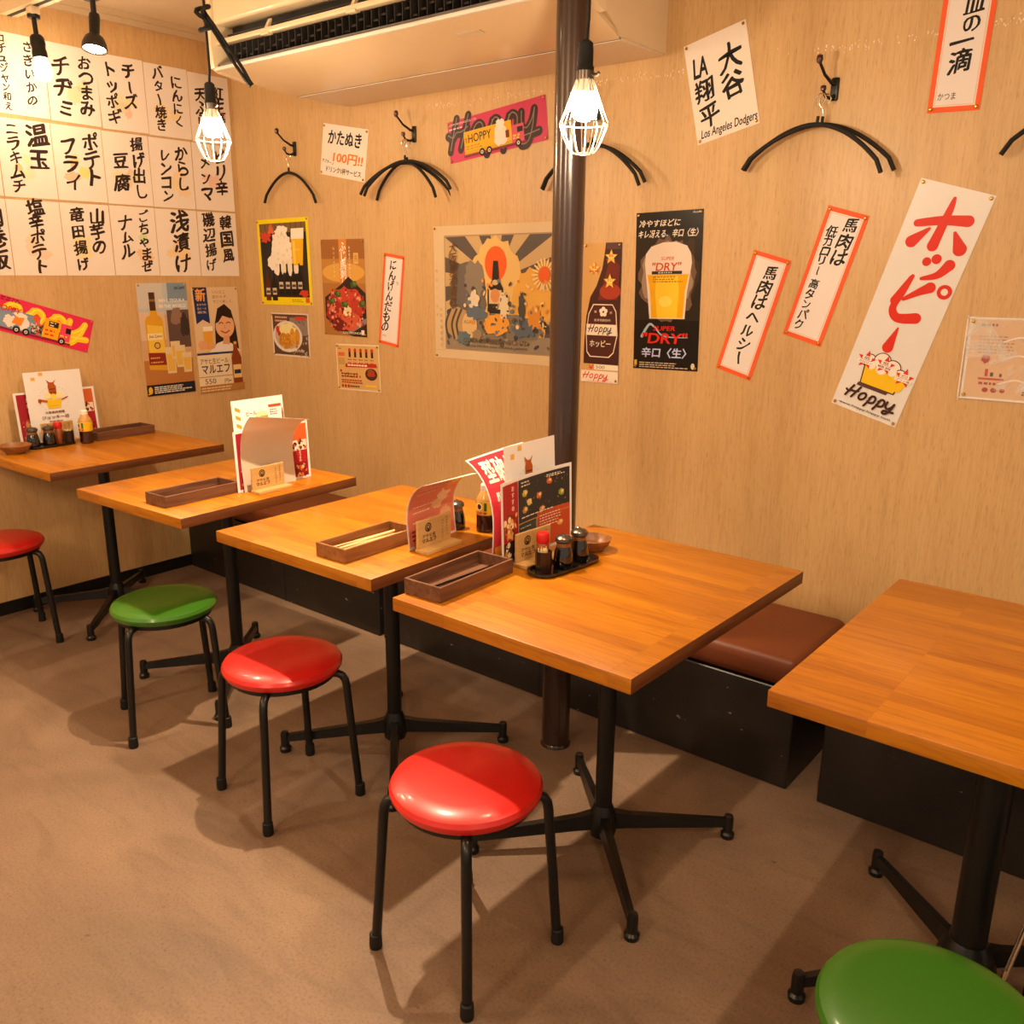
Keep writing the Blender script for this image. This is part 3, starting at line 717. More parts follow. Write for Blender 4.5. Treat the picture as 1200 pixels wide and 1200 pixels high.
def p_cuervo(a):
    a.rect(0, 0, 1, 1, '#c9a687'); a.rect(0, .72, 1, 1, '#b9c0c4'); a.rect(0, .78, .5, 1, '#c9c4bd'); a.rect(.6, .84, 1, 1, '#7f93a6')
    a.rect(.55, .42, 1, .76, '#5f4a44'); a.blob(.75, .7, .06, .08, '#8d6f5f', .2, seed=2); a.rect(0, .5, .5, .75, '#d7bb9e'); a.blob(.9, .62, .05, .1, '#3b2f2e', .2, seed=4)
    a.rect(0, .10, 1, .32, '#b4763f'); a.poly([(0, .32), (1, .34), (1, .40), (0, .42)], '#cfa377')
    a.poly([(.10, .24), (.48, .22), (.46, .66), (.43, .70), (.36, .72), (.35, .76), (.22, .76), (.21, .72), (.13, .705), (.10, .67)], '#d8a02a')
    a.poly([(.13, .38), (.45, .37), (.44, .62), (.13, .64)], '#e9c24a'); a.rect(.22, .76, .34, .92, '#4a2d1e'); a.rect(.22, .84, .34, .86, '#8a6a3a')
    a.poly([(.105, .28), (.47, .27), (.47, .38), (.105, .39)], '#8c2f1d'); a.rect(.12, .5, .42, .56, '#f0dca4'); a.text('Jose Cuervo', .28, .53, .26, .035, '#2a1c12', .01, .2)
    a.lines(.14, .34, .30, 2, .26, .012, '#e0b070'); a.ell(.3, .45, .03, .03, '#2c2013'); a.ell(.3, .45, .022, .022, '#d9b060')
    for x, y, w, hh in ((.46, .19, .18, .24), (.58, .32, .16, .16), (.66, .24, .18, .20), (.80, .19, .16, .18)):
        a.poly([(x, y), (x+w, y), (x+w+.02, y+hh), (x-.02, y+hh)], '#ddc9a2'); a.poly([(x+.02, y+.02), (x+w-.02, y+.02), (x+w, y+hh*.75), (x, y+hh*.75)], '#e3b64f')
    a.text('NO.1 TEQUILA', .68, .845, .52, .030, '#fbf4ea', .012); a.text('IN THE WORLD', .68, .795, .54, .030, '#fbf4ea', .012)
    a.text('Jose Cuervo', .85, .955, .22, .045, '#2b2d38', .01)
    a.rect(0, 0, 1, .10, '#191f2b'); a.lines(.15, .075, .025, 4, .8, .010, '#d9d2c6'); a.ell(.07, .05, .02, .034, '#e6b32c')
poster('drink_poster', 'tall poster of a square golden tequila bottle on the left wall', 'poster', 'E', (2.217, 1.107), .246, .507, .5, pins=((0, 1), (1, 1), (0, 0)), paint=p_cuervo)
def p_maru(a):
    a.rect(0, 0, 1, 1, '#d9b98c'); a.rect(0, .40, 1, 1, '#dcc09a')
    a.poly([(.02, 1), (.32, 1), (.34, .66), (.19, .70), (.05, .66)], '#1f2f63'); a.text('新', .18, .93, .22, .12, '#e9a24c', .04)
    for k in range(3): a.text(('まろやか', '生ビール', '誕生')[k], .19, .84-.035*k, .20, .022, '#e2cba8', .01)
    a.text('いいとこ', .58, .955, .28, .028, '#7c5a35'); a.text('変わらず、', .60, .91, .34, .028, '#7c5a35'); a.text('すごく新しく。', .66, .865, .44, .028, '#7c5a35')
    a.poly([(.42, .42), (.44, .66), (.52, .80), (.68, .84), (.82, .78), (.90, .62), (.94, .40), (.80, .38)], '#2a1a14')
    a.ell(.66, .63, .105, .115, '#e5ae84'); a.poly([(.46, .66), (.52, .78), (.68, .80), (.84, .74), (.80, .70), (.62, .73), (.52, .67)], '#2a1a14')
    a.poly([(.28, .39), (.46, .47), (.60, .49), (.78, .46), (.98, .38)], '#e9e1d6'); a.poly([(.58, .46), (.62, .54), (.74, .54), (.74, .45)], '#dba077')
    for x in (.58, .74): a.stroke([(x-.045, .655), (x, .667), (x+.045, .655)], .008, '#3a211a')
    a.stroke([(.57, .585), (.66, .565), (.75, .585)], .012, '#a8433a'); a.stroke([(.66, .64), (.645, .612), (.67, .61)], .006, '#bf8460')
    a.poly([(.18, .42), (.36, .42), (.38, .60), (.17, .60)], '#e6a53a'); a.poly([(.17, .59), (.38, .59), (.38, .635), (.17, .635)], '#f4e7d4'); a.blob(.14, .46, .05, .045, '#e0a67c', .1, seed=3); a.blob(.34, .45, .04, .03, '#e0a67c', .1, seed=7)
    a.rect(0, .365, .9, .385, '#28356a'); a.rect(0, .07, .74, .365, '#e7d4b4'); a.text('アサヒ生ビール', .36, .305, .62, .055, '#54371f', .01); a.text('マルエフ', .38, .225, .62, .085, '#1d2752', .03)
    a.rect(0, .150, .74, .157, '#9d8058'); a.text('550', .24, .11, .24, .05, '#4b3a2c', .0); a.text('円', .60, .10, .09, .04, '#2c2520', .01); a.lines(.66, .1, .1, 1, .07, .012, '#4b3a2c')
    a.poly([(.76, .07), (.97, .07), (.97, .32), (.90, .40), (.89, .48), (.81, .48), (.80, .40), (.75, .32)], '#8a3f18'); a.rect(.77, .12, .96, .25, '#e3c47f'); a.rect(.79, .16, .94, .20, '#2a2d55'); a.rect(.82, .45, .88, .475, '#d6b060')
    a.rect(0, 0, 1, .07, '#b07a3c'); a.lines(.03, .045, .02, 2, .9, .012, '#e2c79a')
poster('drink_poster', 'tall beer poster of a smiling dark-haired woman on the left wall', 'poster', 'E', (2.490, 1.090), .249, .500, .5, pins=((0, 1), (1, 1)), paint=p_maru)

# ---- long wall
def p_kata(a):
    a.text('かたぬき', .50, .76, .74, .28, BLK, .04, .1); a.text('100円!!', .60, .38, .66, .21, '#ec7a20', .04, .1)
    a.text('カプチーノ', .16, .27, .27, .07, BLK, .02, rot=-.12); a.text('ドリンク1杯サービス', .52, .13, .78, .12, BLK, .025)
poster('handwritten_sign', 'white card reading かたぬき with orange 100 yen price', 'sign', 'L', (-3.091, 1.907), .289, .206, -10, M_PAPER, ALL4, rough=.6, paint=p_kata)
def p_pink_right(a):
    a.rect(0, 0, 1, 1, '#c93f63')
    a.script(.0, .32, .70, '#3a2a28', w=.30, sx=1.13, layer='artwork'); a.script(.004, .35, .70, '#8d7a74', w=.04, sx=1.13, layer='artwork')
    a.poly([(.17, .12), (.66, .12), (.66, .66), (.17, .66)], '#e0ab1f'); a.poly([(.17, .12), (.66, .12), (.66, .2), (.17, .2)], '#caa01c')
    a.text('HOPPY', .335, .48, .24, .2, '#3a2414', .015); a.text('生', .195, .46, .03, .12, '#3a2414'); a.lines(.19, .30, .24, 2, .2, .03, '#b2821a')
    a.blob(.55, .4, .22, .26, '#ead9c9', .16, seed=4); a.blob(.55, .62, .14, .12, '#efe0d2', .2, seed=5); a.rect(.60, .28, .635, .45, '#7b2d20'); a.rect(.66, .12, .78, .52, '#d2566f'); a.rect(.715, .34, .77, .46, '#2c1f1e')
    a.lines(.67, .28, .22, 2, .09, .04, '#e7c23e'); a.rect(.16, .06, .80, .12, '#83283f')
    for x in (.35, .425, .72): a.ell(x, .10, .09, .09, '#201817'); a.ell(x, .10, .045, .045, '#d8cdbf'); a.ell(x, .1, .02, .02, '#2d2523')
    a.text('HOPPY BEVERAGE CO., LTD.', .17, .90, .3, .05, '#e9d6cf', .01); a.lines(.02, .80, .80, 1, .2, .03, '#e9d6cf')
poster('banner_strip', 'pink banner with dark script and yellow truck beside the pole', 'poster', 'L', (-2.247, 1.922), .471, .149, 6.3, pins=ALL4, paint=p_pink_right)
def p_yellow(a):
    a.rect(0, 0, 1, 1, '#ecd312'); a.rect(.05, .09, .95, .95, '#2e2620'); a.rect(.05, .84, .95, .95, '#7a5b38')
    for k in range(9): a.rect(.06+.1*k, .84, .068+.1*k, .95, '#3e2d1c')
    a.blob(.17, .80, .11, .06, '#c9432c', .4, seed=3); a.blob(.28, .88, .06, .05, '#d9633f', .4, seed=4)
    a.blob(.46, .66, .20, .22, '#f0e4d2', .12, n=34, seed=8); a.blob(.38, .50, .20, .14, '#efe2d0', .14, seed=9); a.blob(.62, .44, .16, .10, '#eadbc6', .16, seed=10); a.blob(.48, .86, .12, .06, '#f3e8d8', .2, seed=11)
    a.speck(.3, .45, .6, .85, 26, ['#dccbb2', '#e4d5be'], (.01, .025))
    a.poly([(.66, .46), (.86, .46), (.90, .80), (.66, .80)], '#e8b41d'); a.poly([(.66, .76), (.90, .76), (.91, .88), (.67, .88)], '#f4e9d6'); a.poly([(.69, .48), (.73, .48), (.73, .74), (.69, .74)], '#f3cf58')
    for k, x in enumerate((.10, .23, .37, .50, .62, .74)):
        y = .05 if k < 2 else .12; c = '#5a2517' if k == 0 else '#1b1411'
        a.poly([(x, y), (x+.10, y), (x+.10, y+.20), (x+.065, y+.28), (x+.065, y+.36), (x+.035, y+.36), (x+.035, y+.28), (x, y+.20)], c); a.rect(x+.01, y+.07, x+.09, y+.15, '#c9b9a3'); a.rect(x+.015, y+.09, x+.085, y+.12, '#54372b')
    a.blob(.85, .14, .08, .04, '#c23a25', .3, seed=13); a.text('ホッピー', .76, .64, .10, .03, '#f6e7b8', .01); a.rect(.88, .03, .95, .085, '#d4552d'); a.lines(.62, .06, .04, 2, .24, .008, '#8a7410')
poster('drink_poster', 'yellow-framed poster of white froth, beer glass and six dark bottles', 'poster', 'L', (-3.542, 1.458), .386, .390, .9, pins=ALL4, paint=p_yellow)
def p_food(a):
    a.rect(0, 0, 1, 1, '#ded0c2'); a.rect(.03, .04, .97, .97, '#5a3c2c'); a.rect(.5, .5, .97, .9, '#8a7a70'); a.speck(.5, .04, .97, .9, 40, ['#a0948a', '#70635c'], (.02, .05)); a.rect(.65, .84, .93, .93, '#c2452a')
    a.lines(.1, .9, .82, 2, .45, .04, '#e0a77c'); a.ell(.42, .46, .55, .36, '#d8cfc6'); a.ell(.42, .47, .47, .30, '#b7a692')
    a.blob(.42, .62, .34, .14, '#e6d896', .2, seed=2); a.blob(.16, .62, .07, .08, '#c62f1f', .05, seed=3); a.blob(.20, .52, .06, .06, '#b3281a', .05, seed=4)
    a.blob(.36, .36, .26, .18, '#c07f22', .12, seed=5); a.blob(.56, .46, .10, .20, '#d2962f', .1, seed=6); a.blob(.68, .46, .09, .20, '#c98a28', .1, seed=7); a.speck(.2, .22, .75, .55, 60, ['#a8681a', '#dca644'], (.012, .03))
    a.text('カツ盛り合わせ', .55, .15, .62, .07, '#f4ead8', .01)
poster('food_poster', 'small landscape poster of fried cutlets below the yellow-framed poster', 'poster', 'L', (-3.525, 1.123), .282, .204, .8, pins=ALL4, paint=p_food)
def p_horse(a):
    a.rect(0, 0, 1, 1, '#a8713a'); a.rect(0, .55, 1, 1, '#b9823f'); a.rect(0, .8, 1, 1, '#9d642f'); a.ell(.5, .66, .34, .10, '#d6a24c')
    a.rect(.42, .48, .60, 1, '#d2873a'); a.col_text('ふじ馬刺し', .51, .97, .5, .11, '#fbf3e6', off=.02, jit=.05, slant=.0)
    a.col_text('熊本直送の美味しい馬肉', .66, .93, .55, .03, '#f1dfbd', off=.0); a.col_text('脂の甘みと旨み', .30, .93, .6, .03, '#e6cda0', off=.0); a.rect(.75, .75, .86, .86, '#dcae68'); a.text('馬', .805, .805, .08, .07, '#a3702f')
    a.poly([(.05, .40), (.40, .52), (.62, .62), (1, .45), (1, .0), (.7, .0), (.38, .05), (.05, .18)], '#33231f'); a.poly([(.6, .02), (1, .14), (1, .2), (.6, .08)], '#8a7a78')
    a.blob(.56, .40, .24, .11, '#c2452f', .18, seed=3); a.blob(.26, .28, .14, .12, '#9c2b28', .18, seed=4); a.blob(.80, .30, .13, .10, '#b53a2c', .18, seed=5); a.blob(.56, .17, .20, .11, '#cc5a3e', .16, seed=6); a.blob(.34, .12, .10, .08, '#6f1f22', .15, seed=12)
    a.speck(.1, .1, .95, .48, 110, ['#d87558', '#a22f24', '#7a1f1e', '#e09a7c'], (.008, .026), seed=9)
    a.speck(.5, .22, .64, .32, 26, ['#f0e2c0', '#e7d09a'], (.012, .03), seed=14)
    for x, y in ((.52, .33), (.22, .36), (.74, .54), (.36, .44), (.92, .34)): a.blob(x, y, .05, .035, '#3f5a25', .3, seed=int(x*50)); a.blob(x+.02, y+.01, .025, .02, '#5f7d36', .3, seed=int(x*60))
    a.text('GASTRONOMY', .70, .035, .5, .022, '#f0e6d8', .01); a.rect(.88, .02, .95, .07, '#e8ded0')
poster('food_poster', 'tall brown poster of a raw red meat plate', 'poster', 'L', (-3.126, 1.348), .288, .415, .2, pins=ALL4, paint=p_horse)
def strip(cols, extra=None):
    def f(a):
        a.rect(0, 0, 1, 1, '#ec6030'); a.rect(.10, .035, .90, .965, '#e9d8ce'); a.rect(.125, .043, .875, .957, '#e0a692'); a.rect(.135, .046, .865, .954, '#e6dcd8')
        for c in cols: a.col_text(*c[:5], BLK, off=.032, jit=.09, rj=.06, slant=c[5] if len(c) > 5 else 0)
        if extra: extra(a)
    return f
GS = 'orange-bordered handwritten paper strips'
poster('paper_strip', 'orange-bordered strip reading にんげんだもの beside the meat poster', 'sign', 'L', (-2.822, 1.302), .126, .379, -7.5, M_PAPER, ALL4, GS, rough=.6,
       paint=strip([('にんげんだもの', .50, .94, .14, .125, .1)], lambda a: a.text('う', .72, .70, .13, .03, BLK, 0).text('みつを', .26, .10, .16, .03, BLK, 0)))
poster('paper_strip', 'lower orange-bordered strip of two, reading 馬肉はヘルシー, right of the black poster', 'sign', 'L', (-1.196, 1.299), .126, .381, -15.4, M_PAPER, ALL4, GS, rough=.6,
       paint=strip([('馬肉は', .60, .92, .56, .125, .05), ('ヘルシー', .50, .55, .09, .125, .0)]))
poster('paper_strip', 'orange-bordered strip reading 馬肉は低カロリー高タンパク, beside the tilted banner', 'sign', 'L', (-.981, 1.419), .125, .384, -15.5, M_PAPER, ALL4, GS, rough=.6,
       paint=strip([('馬肉は', .66, .96, .60, .12), ('低カロリー', .29, .86, .50, .085), ('高タンパク', .31, .47, .07, .085)]))
poster('paper_strip', 'orange-bordered strip reading 皿の一滴, cut off by the top edge', 'sign', 'L', (-.682, 2.032), .128, .384, -1.5, M_PAPER, ALL4, GS, rough=.6,
       paint=strip([('皿の', .60, .70, .48, .125), ('一滴', .48, .48, .25, .14)], lambda a: a.text('かつま', .34, .10, .34, .045, BLK, .005)))
def p_ad(a):
    a.rect(0, 0, 1, 1, '#e6d3b4'); a.rect(.02, .03, .98, .97, '#d5ab6c')
    for k in range(5): a.ell(.32+.13*k, .87, .045, .045, '#cc3a24'); a.rect(.295+.13*k, .72, .345+.13*k, .84, '#3a2a22'); a.lines(.27+.13*k, .67, .60, 2, .1, .025, '#a8442c', seed=k)
    a.rect(.05, .74, .20, .82, '#e0673a'); a.lines(.05, .9, .9, 1, .1, .02, '#7d5030'); a.rect(.05, .55, .2, .7, '#c29a58')
    a.poly([(.2, .5), (.95, .52), (.92, .60), (.22, .58)], '#bf2f22'); a.lines(.26, .55, .55, 1, .62, .035, '#f0dcc0')
    a.ell(.80, .37, .19, .13, '#4a2c1e'); a.blob(.80, .40, .13, .08, '#b23a22', .2, seed=4); a.blob(.76, .44, .05, .03, '#5b6d2b', .3, seed=5); a.lines(.1, .36, .30, 2, .5, .03, '#6b3f26', seed=3)
    for k in range(7): a.rect(.11+.07*k, .28, .135+.07*k, .33+.03*(k % 3), '#bd4a30')
    a.lines(.1, .22, .17, 2, .52, .03, '#b5432a', seed=6)
    for k in range(3): a.ell(.12+.07*k, .09, .035, .035, '#b8281e')
    a.lines(.3, .09, .09, 1, .3, .035, '#5a3a26'); a.rect(.66, .1, .92, .14, '#e9c63c'); a.ell(.1, .42, .03, .03, '#bf2f22')
poster('notice_sheet', 'small tan notice sheet below the meat poster', 'notice', 'L', (-3.050, 1.003), .287, .206, 1.8, pins=ALL4, paint=p_ad)
def p_old(a):
    P, D = '#cdb187', '#57504f'
    a.rect(0, 0, 1, 1, '#d3bb95'); a.rect(.088, .07, .95, .93, '#a48a6b'); a.rect(.095, .08, .945, .92, '#c3a578')
    import math as m_
    cx, cy = .50, .60
    for k in range(12):
        a0 = 2*PI*k/12+.12; a1 = a0+PI/12
        def hit(t):
            dx, dy = m_.cos(t), m_.sin(t); r = min(((.945-cx) if dx > 0 else (.095-cx))/dx if abs(dx) > 1e-6 else 9, ((.92-cy) if dy > 0 else (.08-cy))/dy if abs(dy) > 1e-6 else 9); return cx+dx*r, cy+dy*r
        a.poly([(cx, cy), hit(a0), hit(a1)], '#5c534f')
    a.blob(.50, .58, .25, .32, '#dcb671', .08, n=40, seed=3); a.blob(.28, .52, .20, .20, '#6b625c', .12, seed=4); a.blob(.33, .60, .10, .14, '#857a6c', .15, seed=5)
    a.blob(.77, .42, .18, .26, '#dba64f', .12, seed=6); a.rect(.095, .08, .945, .20, '#8f8170'); a.blob(.5, .25, .46, .12, '#7a7266', .12, n=40, seed=7); a.speck(.1, .12, .93, .36, 90, ['#5e5852', '#a18d70', '#464346'], (.008, .03), seed=8)
    a.ell(.50, .72, .105, .125, '#e2602c'); a.ell(.86, .64, .085, .10, '#c98d3c')
    for k in range(20):
        t = 2*PI*k/20; a.stroke([(.86+.05*m_.cos(t), .64+.065*m_.sin(t)), (.86+.085*m_.cos(t), .64+.11*m_.sin(t))], .012, '#e7cf98', smooth=False)
    a.ell(.86, .64, .05, .055, '#e0602e')
    a.poly([(.44, .36), (.555, .36), (.56, .54), (.53, .60), (.52, .74), (.485, .74), (.475, .60), (.44, .54)], '#2e2926'); a.rect(.452, .43, .548, .53, '#cfb48a'); a.ell(.50, .49, .045, .05, '#c98a55'); a.ell(.50, .585, .03, .02, '#c9ab7c')
    a.poly([(.10, .22), (.12, .36), (.20, .40), (.33, .35), (.36, .26), (.31, .17), (.19, .14)], '#b09064')
    for q in (.12, .17, .21): a.stroke([(q, .16), (q-.02, .27), (q+.02, .38)], .02, '#4d4844')
    a.ell(.295, .265, .075, .10, '#cfae7a'); a.text('ASAHI', .295, .29, .09, .03, '#7a6a4c')
    a.blob(.33, .44, .06, .08, '#d7c8ac', .3, seed=21); a.blob(.36, .36, .10, .05, '#5c6a78', .25, seed=22); a.blob(.50, .28, .12, .08, '#dd9a3e', .2, seed=23); a.blob(.57, .42, .05, .09, '#d9c7a4', .3, seed=24)
    a.blob(.72, .26, .10, .07, '#5a6674', .3, seed=25); a.blob(.80, .34, .06, .08, '#cf8a3a', .3, seed=26); a.blob(.70, .40, .03, .12, '#4d4a4a', .2, seed=27); a.blob(.25, .17, .08, .05, '#5d7079', .25, seed=28); a.blob(.36, .20, .05, .04, '#8f7d5e', .3, seed=29)
    a.speck(.25, .2, .9, .6, 70, ['#e2c48c', '#4a4643', '#d88c40', '#6a7480'], (.008, .022), seed=31)
    a.text('大阪麦酒会社', .155, .67, .06, .0, '#3a2f26') if False else a.col_text('大阪麦酒會社', .165, .88, .40, .085, '#6b4a2c', off=.01, jit=.05)
    a.text('OSAKA BEER BREWING Co LTD', .50, .150, .50, .035, '#5d4a36', .005); a.text('SUITA-MURA near OSAKA JAPAN', .50, .108, .48, .022, '#4c3d30', .0)
    a.col_text('大坂市麦酒會社', .062, .40, .08, .03, '#b08a5a', off=0); a.col_text('明治二十五年', .03, .7, .3, .024, '#b08a5a', off=0); a.rect(.012, .062, .1, .064, '#b59a74')
poster('vintage_poster', 'faded landscape poster of sunrays, orange sun and a dark bottle', 'poster', 'L', (-2.243, 1.342), .650, .513, .5, pins=((0, 0), (0, 1)), paint=p_old)
def p_bottle(a):
    a.rect(0, 0, 1, 1, '#d0a263')
    a.poly([(.05, .115), (1, .115), (1, 1), (.58, 1), (.56, .94), (.50, .82), (.36, .70), (.20, .62), (.10, .48), (.06, .3)], '#43211c'); a.poly([(.40, .60), (.92, .60), (.95, .84), (.70, .92), (.60, .78)], '#6e281e'); a.ell(.72, .66, .09, .055, '#a03a26')
    a.poly([(.60, .955), (.98, .955), (.98, 1), (.60, 1)], '#5a3a36')
    a.poly([(.13, .22), (.22, .185), (.74, .185), (.86, .22), (.95, .35), (.90, .52), (.80, .57), (.28, .57), (.16, .50), (.10, .36)], '#e6d2bc'); a.poly([(.15, .225), (.24, .192), (.72, .192), (.84, .225), (.925, .35), (.88, .515), (.79, .562), (.30, .562), (.18, .495), (.12, .36)], '#4c231c')
    for k in range(5): a.ell(.56+.065*math.cos(2*PI*k/5+PI/2), .515+.021*math.sin(2*PI*k/5+PI/2), .016, .016, '#efe0cc')
    a.ell(.56, .515, .008, .008, '#4c231c'); a.text('東', .35, .515, .07, .018, '#e6d2bc'); a.text('京', .76, .51, .07, .018, '#e6d2bc'); a.text('麦芽発酵飲料', .54, .455, .44, .018, '#e6d2bc')
    a.rect(.115, .345, .925, .425, '#eadac6'); a.script(.17, .372, .048, '#2d1a15', w=.14, sx=1.17); a.text('ホッピー', .50, .285, .56, .05, '#efe0cc', .02)
    a.rect(0, .085, 1, .135, '#cba264'); a.text('￥', .27, .11, .16, .035, '#d2331f', .03); a.rect(.36, .095, 1, .132, '#eadfce'); a.text('500', .52, .113, .24, .022, '#4a3c30')
    a.rect(0, 0, 1, .085, '#eadccb'); a.script(.05, .03, .045, '#d0331f', w=.16, sx=1.37); a.text('www.hoppy-happy.com', .52, .008, .7, .008, '#d0331f')
    for x, y, s1, s2 in ((.74, .90, '低', 'カロリー'), (.30, .82, '低', '糖質'), (.72, .73, 'ゼロ', 'プリン体')):
        a.star(x, y, .055, '#e9b53a'); a.star(x, y, .042, '#f3d274'); a.text(s1, x, y+.010, .14, .022, '#cf3a22', .03); a.text(s2, x, y-.018, .26, .016, '#cf3a22', .02)
poster('drink_poster', 'narrow poster of a brown bottle with stars, right of the pole', 'poster', 'L', (-1.759, 1.286), .157, .479, .6, pins=((0, 1), (1, 1), (1, 0)), paint=p_bottle)
def p_dry(a):
    a.rect(0, 0, 1, 1, '#1a1512'); a.rect(0, .32, 1, .86, '#2a221b'); a.blob(.80, .62, .07, .2, '#3a2c20', .2, seed=2)
    a.text('冷やすほどに', .36, .930, .62, .045, '#ece0d2', .025, .2); a.text('キレ冴える、辛口〈生〉', .49, .865, .90, .050, '#ece0d2', .025, .2)
    a.blob(.50, .58, .21, .25, '#6b5443', .12, n=40, seed=3); a.blob(.49, .60, .185, .22, '#9a826c', .08, n=40, seed=4)
    a.poly([(.24, .33), (.78, .33), (.80, .50), (.86, .68), (.84, .74), (.78, .785), (.62, .81), (.42, .81), (.24, .785), (.16, .74), (.15, .68), (.20, .50)], '#e2cfc0')
    a.poly([(.27, .335), (.75, .335), (.77, .50), (.82, .61), (.19, .61), (.24, .50)], '#e4a912'); a.poly([(.36, .335), (.66, .335), (.68, .50), (.66, .60), (.33, .60), (.32, .50)], '#f0c633'); a.ell(.48, .44, .05, .035, '#f4d65c')
    a.lines(.28, .595, .565, 3, .46, .008, '#a87a18')
    a.text('SUPER', .50, .710, .20, .022, '#c9502c', .01, .2); a.text('"DRY"', .48, .660, .44, .052, '#c2462a', .02, .15); a.rect(.26, .612, .72, .632, '#3a2c26'); a.lines(.36, .622, .622, 1, .28, .008, '#cfbba6')
    a.stroke([(.13, .215), (.20, .27), (.26, .295), (.34, .27), (.44, .225), (.60, .212), (.84, .212)], .020, '#9fb4cc', .004)
    a.text('SUPER', .48, .268, .34, .030, '#d8281c', .02, .2); a.text('"DRY"', .48, .205, .70, .070, '#d8281c', .03, .15)
    a.text('辛口〈生〉', .48, .110, .70, .068, '#8e9bd0', .05, .1); a.text('辛口〈生〉', .48, .110, .69, .062, '#cfd6ee', .0, .1)
    a.rect(.02, .022, .06, .058, '#d9b02c'); a.lines(.10, .042, .014, 3, .78, .006, '#cabba9'); a.ell(.93, .03, .014, .02, '#d9c9a8')
    a.text('Asahi', .91, .985, .12, .012, '#d9cdbf')
poster('drink_poster', 'glossy black poster of a frosted beer glass', 'poster', 'L', (-1.502, 1.366), .246, .510, 1.5, mat('black_gloss_sheet', '#1a1512', .2, var=0), ALL4, rough=.2, paint=p_dry)
def p_banner(a):
    R = '#d8331f'
    a.stroke([(.18, .83), (.50, .865), (.80, .885)], .030, R, .046); a.stroke([(.52, .955), (.52, .90), (.49, .76)], .014, R, .045)
    a.stroke([(.36, .82), (.20, .755)], .014, R, .05); a.stroke([(.70, .83), (.84, .775)], .014, R, .055)
    a.ell(.50, .695, .018, .018, R); a.ell(.61, .715, .020, .020, R); a.stroke([(.80, .705), (.70, .655), (.52, .625)], .046, R, .014)
    a.stroke([(.38, .62), (.30, .51)], .012, R, .040); a.stroke([(.75, .585), (.56, .53), (.34, .49)], .04, R, .012) if False else None
    a.stroke([(.40, .625), (.36, .55), (.31, .48), (.42, .445), (.66, .465)], .016, R, .046); a.stroke([(.40, .525), (.56, .57), (.68, .60)], .014, R, .046)
    a.ell(.88, .60, .030, .030, R); a.ell(.88, .60, .014, .014, '#ece0d6')
    a.stroke([(.49, .405), (.46, .315)], .008, R, .048)
    DK = '#43241c'
    for x, y, r in ((.30, .235, .028), (.47, .25, .035), (.64, .235, .034), (.78, .215, .026)): a.ell(x, y, r+.004, r+.004, DK); a.ell(x, y, r, r, '#f2e8df')
    a.poly([(.28, .13), (.80, .13), (.84, .225), (.24, .225)], DK); a.poly([(.295, .135), (.785, .135), (.82, .22), (.26, .22)], '#efc31a'); a.poly([(.66, .135), (.86, .15), (.94, .215), (.82, .22)], '#efc31a')
    for x, y, r in ((.34, .222, .02), (.50, .218, .024), (.66, .222, .02)): a.ell(x, y, r, r, '#f2e8df')
    a.poly([(.25, .118), (.70, .118), (.72, .134), (.26, .134)], '#5b3a38')
    for x, y in ((.25, .235), (.53, .24), (.84, .215)):
        a.star(x, y, .043, R); 
    for x, y, s1, s2 in ((.25, .238, '低', 'カロリー'), (.53, .243, '低', '糖質'), (.84, .218, 'ゼロ', 'プリン体')): a.rect(x-.07, y-.004, x+.07, y+.014, '#f4ece4'); a.text(s1, x, y+.005, .09, .013, '#8a4a3a', .03); a.rect(x-.12, y-.022, x+.12, y-.006, '#f4ece4'); a.text(s2, x, y-.014, .20, .010, '#8a4a3a', .02)
    a.script(.14, .062, .050, DK, w=.20, sx=1.25); a.text('www.hoppy-happy.com', .50, .022, .80, .013, DK, .01)
poster('banner_poster', 'tall tilted white banner with red ホッピー letters', 'poster', 'L', (-.738, 1.342), .198, .650, -15.9, M_GLOSS, ALL4, rough=.25, paint=p_banner)
def p_otani(a):
    a.col_text('大谷', .68, .84, .32, .29, BLK, off=.032, jit=.09); a.col_text('翔平', .24, .62, .12, .24, BLK, off=.03, jit=.09); a.text('LA', .22, .74, .24, .20, BLK, .04, .1); a.text('Los Angeles Dodgers', .53, .075, .90, .11, BLK, .02, .2)
poster('handwritten_sign', 'white card reading LA 大谷翔平 with English lettering along its lower edge', 'sign', 'L', (-1.355, 1.980), .206, .296, 13.5, M_PAPER, ALL4, rough=.6, paint=p_otani)
def p_bag(a):
    a.rect(.02, .02, .98, .98, '#d9b491'); a.blob(.62, .72, .2, .26, '#e3c5a0', .15, n=30, seed=3); a.blob(.70, .80, .1, .1, '#ecd4b4', .15, seed=9); a.lines(.1, .92, .92, 1, .18, .03, '#7d6a62'); a.lines(.1, .78, .58, 6, .3, .012, '#8d7a70', seed=4)
    a.blob(.17, .50, .05, .05, '#ab3a3c', .2, seed=5); a.rect(.18, .29, .205, .38, '#b8372b'); a.rect(.225, .29, .25, .34, '#4a3b3a'); a.rect(.30, .29, .32, .33, '#4a3b3a'); a.blob(.72, .52, .3, .05, '#d8a894', .2, seed=6); a.rect(.55, .51, .95, .53, '#bd6a62')
    a.rect(.13, .245, .34, .27, '#bf4a3a'); a.rect(.5, .22, .74, .24, '#b5563f'); a.lines(.14, .2, .2, 1, .25, .03, '#a3402f'); a.ell(.2, .12, .035, .03, '#a52f2a'); a.ell(.27, .12, .035, .03, '#a52f2a'); a.ell(.34, .12, .03, .025, '#a52f2a'); a.lines(.5, .12, .09, 2, .4, .02, '#6d5a50')
    for y0 in (.2, .5, .72): a.stroke([(.3, y0), (.45, y0+.06), (.6, y0-.04)], .02, '#eee2d6')
